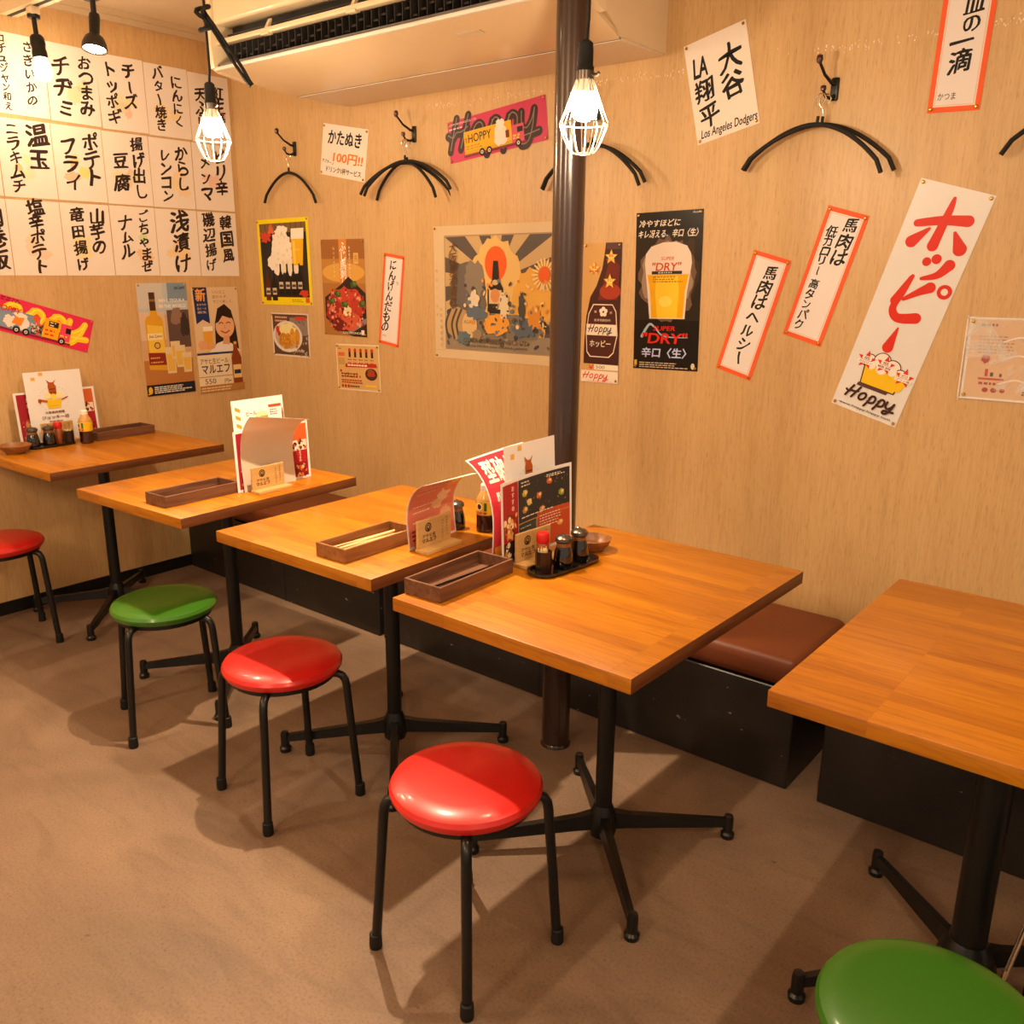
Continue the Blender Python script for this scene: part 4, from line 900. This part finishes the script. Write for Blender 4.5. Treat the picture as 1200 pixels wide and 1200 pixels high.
o = poster('notice_sheet', 'printed notice in a clear plastic sleeve beside the tilted banner', 'notice', 'L', (-.425, 1.213), .297, .214, .3, M_GLOSS, pins=ALL4, rough=.2, paint=p_bag)
t = MB(); t.box(-.155, .155, -.113, .113, .0030, .0036)
sl = t.build('clear_sleeve', film_mat(), o)
t = MB()
for y in (-.108, .106): t.box(-.155, .155, y, y+.003, .0036, .0046)
for x in (-.155, .152): t.box(x, x+.003, -.113, .113, .0036, .0046)
t.build('sleeve_edge', mat('milky_plastic', '#efe6dc', .3, var=0), o)

# ------------------------------------------------------------------ hooks and hangers
def hook(x, z, label):
    h = thing('coat_hook', label, 'hook', (x, YW, z), 0, 'coat hooks on the long wall')
    MB().box(-.011, .011, -.006, 0, -.03, .03, .004).build('back_plate', M_BLACK, h)
    a = MB(); a.tube([(0, -.004, .012), (-.004, -.02, .014), (-.014, -.05, .032), (-.020, -.075, .058)], [.0055, .005, .0042, .004], 8)
    a.tube([(0, -.004, -.018), (-.004, -.022, -.026), (-.012, -.038, -.022), (-.015, -.046, -.008)], [.0055, .005, .0042, .004], 8); a.build('hook_arm', M_BLACK, h)
    MB().lathe([(0, -.012), (.007, -.008), (.0095, 0), (.008, .010), (0, .015)], 14, (-.021, -.078, .066)).build('upper_knob', M_GARNET, h)
    MB().lathe([(0, -.009), (.007, -.006), (.0085, 0), (.007, .006), (0, .009)], 14, (-.0155, -.047, -.002)).build('lower_knob', M_GARNET, h)
def hanger(x, z, rz, w, drop, label, tilt=0, y=-.030):
    """z: height of the hook's bottom loop contact; the bow hangs below"""
    h = thing('clothes_hanger', label, 'hanger', (x, YW+y, z), math.radians(rz), 'black bow hangers on the wall hooks'); h.rotation_euler[1] = math.radians(tilt)
    MB().tube([(.012, 0, -.012), (.018, 0, .004), (.010, 0, .015), (-.004, 0, .016), (-.014, 0, .004), (-.012, 0, -.010), (.0, 0, -.024), (.002, 0, -.036), (.002, 0, -.05)], .0016, 8).build('wire_hook', M_CHROME, h)
    MB().tube([(.002, 0, -.042), (.002, 0, -.065)], .0045, 8).build('hook_sleeve', M_RUBBER, h)
    pts = []
    for k in range(-10, 11):
        q = k/10; pts.append((q*w/2, 0, -.063-drop*(abs(q)**1.9)))
    pts[0] = (pts[0][0]*.985, 0, pts[0][2]-.012); pts[-1] = (pts[-1][0]*.985, 0, pts[-1][2]-.012)
    MB().tube(pts, .0062, 10).build('bow', M_RUBBER, h)
hook(-3.420, 1.944, 'dark hook nearest the corner, holding one narrow black hanger')
hook(-2.667, 1.944, 'dark hook with three black hangers beside the かたぬき card')
hook(-1.800, 1.944, 'dark hook hidden behind the pole')
hook(-1.004, 1.928, 'dark hook above two black hangers, beside the LA card')
hook(-.300, 1.940, 'dark hook past the right edge of the picture')
HZ = 1.903
hanger(-3.434, HZ+.003, 0, .375, .115, 'narrow black hanger alone on the hook nearest the corner', 2)
hanger(-2.68, HZ-.003, 10, .46, .115, 'black hanger lowest at its right end beside the かたぬき card', 4, -.030)
hanger(-2.684, HZ, -8, .40, .125, 'middle black hanger of three beside the かたぬき card', 1, -.040)
hanger(-2.676, HZ+.002, 3, .47, .105, 'front black hanger of three beside the かたぬき card', -1, -.050)
hanger(-1.80, HZ-.003, 6, .40, .115, 'rear black hanger behind the pole', -1, -.032)
hanger(-1.796, HZ, -6, .43, .125, 'front black hanger behind the pole', 1, -.044)
hanger(-1.018, HZ-.006, 3, .44, .108, 'rear black hanger, reaching higher on the right, beside the LA card', 3, -.034)
hanger(-1.026, HZ-.006, -7, .43, .112, 'front black hanger, hanging lower on the right, beside the LA card', 4.5, -.046)
hanger(-.315, HZ+.01, 0, .48, .115, 'black hanger cut off by the right edge of the picture', 0, -.034)

# ------------------------------------------------------------------ things on the tables
ZT = .7202
def cutlery_box(loc, rz, label, m, sticks=None):
    b = thing('cutlery_box', label, 'cutlery box', loc, math.radians(rz), 'open wooden cutlery boxes')
    w, l, h, th = .055, .1325, .036, .006
    MB().box(-w+th, w-th, -l+th, l-th, 0, .005).build('bottom', m, b)
    for s in (-1, 1):
        MB().box(s*w-(th if s > 0 else 0), s*w+(0 if s > 0 else th), -l, l, 0, h, .001, 1).build('side_panel', m, b)
        MB().box(-w+th, w-th, s*l-(th if s > 0 else 0), s*l+(0 if s > 0 else th), 0, h, .001, 1).build('end_panel', m, b)
    return b
def stick(a, b_, r, name, label, cat, m, group):
    A, B = Vector(a), Vector(b_); mid = (A+B)/2
    d = (B-A); o = MB().tube([A-mid, B-mid], [r*.65, r], 8).build(name, m); o.location = mid
    return tag(o, label, cat, group)
cutlery_box((-3.718, 1.872, ZT), 3, 'brown cutlery box on the table against the left wall', M_WALNUT)
cutlery_box((-2.512, 1.482, ZT), 2, 'dark brown empty cutlery box on the second table from the left wall', M_WALNUT)
cutlery_box((-1.695, 1.492, ZT), 2, 'lighter reddish cutlery box holding pale chopsticks', M_WALNUT2)
cutlery_box((-1.327, 1.448, ZT), 2, 'dark brown cutlery box holding two black chopsticks', M_WALNUT)
M_CHOP = mat('pale_chopstick_wood', '#dcbb84', .6, var=.1)
for k in range(6):
    stick((-1.722+k*.0095, 1.385, ZT+.018+.004*(k % 2)), (-1.728+k*.0095, 1.598, ZT+.012+.004*(k % 3)), .0034, 'wooden_chopstick', 'pale wooden chopstick in the reddish cutlery box', 'chopstick', M_CHOP, 'pale chopsticks')
stick((-1.338, 1.345, ZT+.009), (-1.330, 1.568, ZT+.009), .0038, 'chopstick', 'straight black chopstick, nearer the back of the dark box', 'chopstick', M_LACQ, 'black chopsticks')
stick((-1.305, 1.335, ZT+.0105), (-1.315, 1.560, ZT+.0105), .0038, 'chopstick', 'slanting black chopstick, nearer the front of the dark box', 'chopstick', M_LACQ, 'black chopsticks')

def stand(loc, rz, label):
    """wooden menu stand, its lettered board faces local +x"""
    s = thing('menu_stand', label, 'menu stand', loc, math.radians(rz), 'wooden menu stands')
    MB().box(-.004, .040, -.070, .070, 0, .009, .001, 1).build('base', M_BAMBOO, s)
    bd = MB().box(-.004, .004, -.066, .066, .009, .082, .001, 1).build('board', M_BAMBOO, s)
    a = Art(.132, .073, .6)
    a.ell(.30, .70, .17, .17, '#33261a'); a.ell(.30, .70, .12, .12, '#bd9257'); a.ell(.30, .69, .09, .11, '#33261a'); a.ell(.30, .71, .035, .05, '#bd9257')
    a.text('アサヒ生', .32, .40, .40, .13, '#33261a', .02); a.text('マルエフ', .32, .22, .42, .15, '#33261a', .03)
    a.col_text('日本のみなさん', .86, .92, .18, .085, '#4a3824', off=.01); a.col_text('おつかれ生です', .73, .84, .06, .085, '#4a3824', off=.01)
    def fn(x, y, z): return Vector((.004+z, -.066+x, .009+y))
    a.build(bd, fn, cut=1, base=.0003)
stand((-3.778, 1.635, ZT), 2, 'wooden menu stand behind the sauce pots by the left wall')
stand((-2.425, 1.705, ZT), 4, 'wooden menu stand on the second table from the left wall')
stand((-1.570, 1.610, ZT), 3, 'wooden menu stand in front of the pink curled menu')
stand((-1.300, 1.690, ZT), -2, 'wooden menu stand beside the black condiment tray')

def sheet(name, label, loc, rz, w, h, bend, paint, paper=None, lean=0, twist=0, rough=.3, th=.0008, curl=0):
    """a menu sheet standing on its lower edge along local y, its face to local +x; bend: angle of the top towards +x"""
    o = thing(name, label, 'menu', loc, math.radians(rz), 'menus standing on the tables')
    def fn(x, y, z, back=0):
        u = x/w; f = y/h
        B = bend+twist*(u-.5)
        f0 = .25; s_ = max(0, (f-f0)/(1-f0))
        # integrate a path whose angle grows with height
        N = 12; px = pz = 0; L0 = min(f, f0)*h; ang0 = math.radians(lean)
        px += L0*math.sin(ang0); pz += L0*math.cos(ang0)
        if s_ > 0:
            for k in range(N):
                t_ = s_*(k+.5)/N; an = ang0+B*t_**1.5; dl = s_*(1-f0)*h/N; px += dl*math.sin(an); pz += dl*math.cos(an)
            an = ang0+B*s_
        else: an = ang0
        px += curl*(u-.5)**2
        return Vector((px+z*math.cos(an), -w/2+x, pz-z*math.sin(an)))
    g = MB(); nx = ny = 12
    F = [[g.bm.verts.new(fn(w*i/nx, h*j/ny, th)) for i in range(nx+1)] for j in range(ny+1)]
    K = [[g.bm.verts.new(fn(w*i/nx, h*j/ny, 0)) for i in range(nx+1)] for j in range(ny+1)]
    for j in range(ny):
        for i in range(nx): g._f([F[j][i], F[j][i+1], F[j+1][i+1], F[j+1][i]], True); g._f([K[j][i], K[j+1][i], K[j+1][i+1], K[j][i+1]], True)
    for j in range(ny): g._f([F[j][0], F[j+1][0], K[j+1][0], K[j][0]]); g._f([F[j][nx], K[j][nx], K[j+1][nx], F[j+1][nx]])
    for i in range(nx): g._f([F[0][i], K[0][i], K[0][i+1], F[0][i+1]]); g._f([F[ny][i], F[ny][i+1], K[ny][i+1], K[ny][i]])
    sh = g.build('sheet', paper or M_GLOSS, o)
    if paint:
        a = Art(w, h, rough); paint(a); a.build(sh, fn, cut=12 if abs(bend) > .05 or curl else 1, base=th+.0004)
    return o
def a_cover(a):
    for x, y in ((.12, .88), (.26, .94)): a.rect(x, y, x+.07, y+.045, '#e0ab4c')
    for k in range(26):
        t_ = 2*PI*k/26+.1; a.ell(.46+.255*math.cos(t_), .60+.18*math.sin(t_), .004, .004, '#8a6a45')
    a.poly([(.40, .66), (.52, .66), (.53, .78), (.50, .82), (.54, .88), (.485, .84), (.43, .84), (.37, .88), (.40, .82), (.385, .78)], '#a8501f'); a.rect(.405, .735, .515, .75, '#6b2e14'); a.rect(.405, .69, .515, .70, '#6b2e14')
    a.poly([(.34, .47), (.56, .47), (.59, .60), (.31, .60)], '#e6bf2a'); a.rect(.37, .50, .53, .505, '#b08a1c'); a.blob(.36, .655, .05, .045, '#efdfa6', .1, seed=1); a.blob(.57, .655, .05, .045, '#efdfa6', .1, seed=2); a.blob(.46, .63, .035, .05, '#f2d24a', .15, seed=3)
    a.stroke([(.22, .60), (.33, .575)], .03, '#b0571f'); a.stroke([(.60, .585), (.70, .615)], .02, '#b0571f'); a.blob(.21, .585, .025, .03, '#a23c1d', .3, seed=5)
    a.text('大衆馬肉酒場', .44, .415, .34, .038, '#6e3418', .03); a.text('ジョッキー坊', .44, .345, .48, .055, '#6e3418', .04); a.text('西新宿店', .44, .285, .24, .025, '#6e3418', .03)
def a_red(a):
    a.rect(.03, .04, .97, .96, '#8e1f2a'); a.rect(.03, .04, .25, .96, '#9c2230'); a.blob(.14, .36, .07, .10, '#c9824a', .25, seed=3); a.speck(.05, .1, .24, .5, 22, ['#e2b07c', '#5a1a18', '#d9c4a4', '#b84a2c'], (.015, .04)); a.col_text('馬刺し', .16, .9, .55, .09, '#f0d9b8', off=.02)
    a.rect(.26, .04, .74, .96, '#3a2a2a'); a.speck(.28, .1, .72, .9, 40, ['#b8763c', '#d8c29a', '#7d2c22', '#65702f'], (.02, .05), seed=5); a.rect(.76, .55, .97, .96, '#c96030'); a.rect(.76, .5, .96, .68, '#e6d2bc'); a.speck(.77, .5, .95, .7, 16, ['#3a221c', '#b84a2c'], (.02, .04), seed=6); a.rect(.76, .28, .96, .5, '#a4202a'); a.col_text('おつまみ', .86, .49, .3, .05, '#f0d9b8', off=.02); a.speck(.77, .06, .95, .26, 24, ['#d0622c', '#e0b07a', '#6a1f1a'], (.02, .05), seed=8)
def a_beer(a):
    for k in range(4): a.poly([(.06, .93-.09*k), (.15, .90-.09*k), (.15, .86-.09*k), (.06, .89-.09*k)], '#ea8b28')
    a.text('ビール', .36, .84, .20, .05, '#d04a2a', .03); a.ell(.37, .74, .045, .045, '#d8402a'); a.text('生', .37, .74, .06, .04, '#f4e4d8', .02); a.lines(.28, .655, .62, 2, .22, .014, '#6a4238')
    a.blob(.56, .74, .10, .075, '#ea7a35', .15, seed=3); a.blob(.56, .82, .09, .03, '#f0c9a0', .2, seed=4); a.rect(.70, .88, .95, .91, '#c8472a'); a.lines(.72, .85, .80, 3, .18, .010, '#6a4238'); a.lines(.72, .74, .60, 6, .22, .012, '#4a302a', seed=5)
    a.poly([(.955, .70), (.985, .70), (.985, .80), (.975, .86), (.965, .86), (.955, .80)], '#8a3a1c'); a.lines(.1, .4, .1, 8, .8, .012, '#7a5a4a', seed=7)
def a_pink(a):
    a.rect(.025, .03, .975, .97, '#dd8068'); a.rect(.05, .80, .95, .95, '#e6a088'); a.lines(.25, .89, .84, 2, .4, .035, '#6a2a1e'); a.lines(.12, .74, .30, 8, .5, .020, '#f2d8c4', seed=4); a.blob(.72, .55, .14, .10, '#eec9a0', .25, seed=5); a.blob(.62, .46, .12, .06, '#e8b88c', .25, seed=6); a.blob(.84, .78, .10, .05, '#e9c03a', .2, seed=7); a.blob(.80, .3, .12, .09, '#e6b084', .2, seed=8); a.lines(.08, .2, .1, 3, .8, .02, '#8a3a2a', seed=9)
def a_kata(a):
    a.rect(.02, .02, .98, .98, '#cf3340'); a.text('型破', .30, .82, .40, .24, '#f6e8dc', .05); a.text('馬肉', .66, .82, .26, .24, '#f6e8dc', .05); a.lines(.15, .60, .56, 2, .5, .04, '#f6e8dc', seed=2); a.ell(.45, .36, .13, .16, '#f0cf2a'); a.text('飲み', .45, .38, .16, .13, '#3a1c14', .03); a.rect(.05, .04, .95, .14, '#e9a23a')
def a_dark(a):
    a.rect(.03, .04, .26, .96, '#a3202a'); a.blob(.14, .42, .12, .12, '#c8803a', .25, seed=3); a.speck(.05, .3, .24, .58, 26, ['#e0a860', '#6e3018', '#f0d0a0'], (.02, .05)); a.col_text('おすすめ', .18, .93, .62, .07, '#f4e0c8', off=.02); a.rect(.03, .04, .26, .28, '#2a2322'); a.speck(.05, .06, .24, .26, 14, ['#c9823c', '#e0cdb0'], (.02, .045), seed=4)
    a.rect(.265, .44, .97, .96, '#2e2e30'); a.rect(.265, .04, .52, .43, '#39423c'); a.rect(.53, .04, .97, .50, '#b84a2c'); a.rect(.265, .43, .97, .442, '#b8863c')
    for x, y, c in ((.36, .78, '#c9b03a'), (.36, .58, '#b5803c'), (.56, .70, '#c46a30'), (.60, .52, '#d08a48'), (.70, .84, '#c85a34'), (.86, .66, '#8f9a3a'), (.42, .66, '#d9c07a'), (.84, .28, '#e09a48')): a.blob(x, y, .055, .04, c, .3, seed=int(x*99)); a.blob(x+.012, y+.01, .028, .02, '#e4c48a', .3, seed=int(y*99))
    a.speck(.3, .46, .94, .94, 40, ['#6e5a3a', '#9a8050', '#574a3a'], (.008, .018), seed=9); a.lines(.3, .92, .88, 2, .16, .014, '#e8dccb'); a.lines(.66, .92, .9, 2, .25, .012, '#e8dccb', seed=3); a.lines(.30, .50, .50, 1, .5, .012, '#e8dccb', seed=5); a.lines(.56, .44, .3, 5, .3, .012, '#f0d8c0', seed=6); a.lines(.28, .38, .1, 6, .2, .012, '#cfc8b8', seed=7)
RW, RH = .297, .21
# table by the left wall
sheet('menu_sheet', 'red-edged menu behind the white cover by the left wall', (-3.812, 1.665, ZT), 1, .335, .21, 0, a_red, lean=-5)
sheet('menu_cover', 'white menu cover with horse emblem by the left wall', (-3.797, 1.660, ZT), 1, .235, .29, 0, a_cover, lean=-5)
# second table
sheet('drink_menu', 'white beer menu rising tallest on the second table', (-2.478, 1.735, ZT), 4, .212, .295, 0, a_beer, lean=-4)
sheet('menu_sheet', 'dark red menu behind the curled white sheet on the second table', (-2.466, 1.765, ZT), 4, .315, .20, 0, a_red, lean=-2)
sheet('curled_menu', 'blank white menu sheet curling over on the second table', (-2.452, 1.735, ZT), 3, .215, .275, 1.35, None, mat('milky_laminate', '#eedcc6', .3, var=.02, trans=.35), twist=.6, lean=-6)
# third table
sheet('curled_menu', 'pink menu curling over its stand, left of the pole', (-1.606, 1.645, ZT), 8, .215, .22, 1.6, a_pink, twist=.2, lean=-6)
# fourth table
sheet('menu_cover', 'white horse menu cover between the red and the dark menu', (-1.350, 1.755, ZT), 3, .225, .29, 0, a_cover, lean=-3)
sheet('menu_sheet', 'red menu with large white 型破 letters curling away to the left', (-1.367, 1.700, ZT), 4, .20, .285, -.95, a_kata, twist=.5, lean=2)
sheet('menu_sheet', 'dark food menu standing behind the black condiment tray', (-1.333, 1.742, ZT), 4, .325, .215, 0, a_dark, lean=-2, curl=.05)

def tray(loc, rz, label, l=.21, w=.088):
    o = MB(); n = 36; o.lathe([(0, 0), (.9, 0), (1, .45), (1.0, 1), (.93, 1), (.88, .35), (0, .35)], n)
    for v in o.bm.verts:
        r = math.hypot(v.co.x, v.co.y); a = math.atan2(v.co.y, v.co.x)
        # stadium outline
        c, s_ = math.cos(a), math.sin(a); hl = (l-w)/2
        v.co = Vector((c*w/2*r, (s_*w/2+(hl if s_ > 0 else -hl if s_ < 0 else 0)*min(1, abs(s_)*3))*r, v.co.z*.010))
    t_ = o.build('condiment_tray', M_LACQ); t_.location = loc; t_.rotation_euler = (0, 0, math.radians(rz)); return tag(t_, label, 'tray', 'condiment trays')
def soy_pot(loc, label, r=.025):
    p = thing('soy_sauce_pot', label, 'sauce pot', loc, random.uniform(0, 6), 'glass soy sauce pots')
    k = r/.025
    MB().lathe([(0, 0), (.022*k, 0), (.025*k, .004), (.0255*k, .02), (.022*k, .042), (.0185*k, .054), (0, .054)], 28).build('sauce_body', M_SOY, p)
    MB().lathe([(.0186*k, .054), (.0175*k, .066), (.0165*k, .066), (.0165*k, .054), (.0186*k, .054)], 28).build('glass_neck', mat('amber_glass', '#7a4a22', .08, coat=.6, var=0), p)
    l = MB(); l.lathe([(0, .064), (.0195*k, .064), (.022*k, .068), (.021*k, .075), (.015*k, .080), (.004, .082), (.003, .085), (0, .086)], 28); l.tube([(.017*k, 0, .072), (.026*k, 0, .077)], .0035, 8); l.build('lid', M_STEELLID, p)
def pick_holder(loc, label, m=M_WALNUT):
    p = thing('toothpick_holder', label, 'toothpick holder', loc, 0, 'toothpick holders')
    MB().lathe([(0, 0), (.019, 0), (.0205, .01), (.0205, .052), (.0185, .052), (.0185, .03), (0, .03)], 10).build('cup', mat('dark_brown_lacquer', '#2c1811', .3, var=.1), p)
    g = MB(); R = random.Random(4)
    for k in range(34):
        a, q = R.uniform(0, 2*PI), R.uniform(0, .016); x, y = q*math.cos(a), q*math.sin(a); g.tube([(x*.8, y*.8, .031), (x, y, .056+R.uniform(-.002, .004))], [.0011, .0008], 5)
    o = g.build('toothpicks', mat('pale_toothpick_wood', '#e2c690', .6, var=.05), p); o['kind'] = 'stuff'
def red_cap(loc, label):
    p = thing('spice_bottle', label, 'spice bottle', loc, 0, 'red-capped spice bottles')
    MB().lathe([(0, 0), (.0145, 0), (.016, .004), (.016, .058), (.013, .064), (0, .064)], 24).build('bottle_glass', mat('chili_glass', '#9a4a1c', .1, coat=.8, var=.2, scale=120), p)
    MB().lathe([(0, .062), (.0155, .062), (.0165, .066), (.0165, .084), (.0145, .088), (0, .089)], 24).build('cap', M_REDCAP, p)
def sauce_bottle(loc, label):
    p = thing('sauce_bottle', label, 'sauce bottle', loc, math.radians(-35), 'yellow-labelled sauce bottles')
    MB().lathe([(0, 0), (.023, 0), (.0265, .004), (.0265, .05), (0, .05)], 28).build('sauce', mat('dark_sauce', '#2e0f08', .08, coat=.8, var=0), p)
    MB().lathe([(.0263, .05), (.0263, .088), (.024, .100), (.016, .113), (.014, .118), (0, .118), (0, .051), (.0263, .05)], 28).build('bottle_glass', mat('pale_amber_glass', '#c58f4e', .1, coat=.6, var=.1), p)
    lb = MB(); lb.lathe([(.0268, .052), (.0268, .090), (.0272, .090), (.0272, .052), (.0268, .052)], 28); lb = lb.build('paper_label', mat('yellow_label', '#e2b616', .4, var=.03), p)
    a = Art(.05, .038, .4); a.ell(.5, .62, .28, .28, '#f2e6d2'); a.ell(.5, .60, .18, .2, '#54201a'); a.rect(.05, .05, .95, .22, '#b8321f'); a.text('ソース', .5, .14, .6, .13, '#f6e6c8', .02); a.rect(.02, .8, .22, .98, '#3a2a1c'); a.rect(.8, .3, .95, .9, '#35622a')
    def fn(x, y, z): an = (x-.025)/.0272-PI/2+.6; return Vector(((.0272+z)*math.cos(an), (.0272+z)*math.sin(an), .052+y))
    a.build(lb, fn, cut=10, base=.0002)
    MB().lathe([(0, .116), (.0135, .116), (.014, .119), (.0135, .134), (.011, .137), (0, .138)], 24).build('cap', mat('white_cap', '#efe6da', .35, var=0), p)
def bowl(loc, label, r=.05):
    p = MB(); p.lathe([(0, 0), (r*.55, 0), (r*.6, .004), (r*.85, .016), (r, .032), (r*.95, .033), (r*.8, .02), (r*.5, .010), (0, .009)], 32)
    o = p.build('wooden_bowl', M_WALNUT2); o.location = loc; return tag(o, label, 'bowl', 'small wooden bowls')
# fourth table's set
tray((-1.208, 1.697, ZT), -6, 'black oval condiment tray on the table right of the pole', .225, .085)
zt = ZT+.0036
pick_holder((-1.222, 1.632, zt), 'toothpick cup at the front of the black tray, right of the pole')
soy_pot((-1.206, 1.692, zt), 'soy sauce pot standing mid tray, behind the toothpicks, right of the pole')
soy_pot((-1.208, 1.762, zt), 'soy sauce pot next to the wooden bowl, right of the pole')
red_cap((-1.252, 1.668, ZT), 'red-capped spice bottle in front of the bamboo stand, right of the pole')
bowl((-1.235, 1.865, ZT), 'small wooden bowl behind the soy pots, right of the pole')
# third table's set
sauce_bottle((-1.563, 1.812, ZT), 'yellow-labelled sauce bottle beside the pink curled menu')
soy_pot((-1.640, 1.775, ZT), 'soy sauce pot half hidden behind the pink curled menu')
# left wall table's set
tray((-3.705, 1.570, ZT), 2, 'black condiment tray on the table against the left wall', .20, .085)
soy_pot((-3.705, 1.502, zt), 'soy sauce pot nearest the wooden bowl, by the left wall', .026)
soy_pot((-3.702, 1.565, zt), 'soy sauce pot touching the red-capped bottle, by the left wall', .026)
red_cap((-3.722, 1.613, zt), 'red-capped spice bottle among the sauce pots by the left wall')
pick_holder((-3.694, 1.640, zt), 'toothpick cup at the right end of the tray by the left wall')
sauce_bottle((-3.664, 1.700, ZT), 'yellow-labelled sauce bottle beside the cutlery box, by the left wall')
bowl((-3.66, 1.415, ZT), 'small wooden bowl at the left edge of the picture', .06)
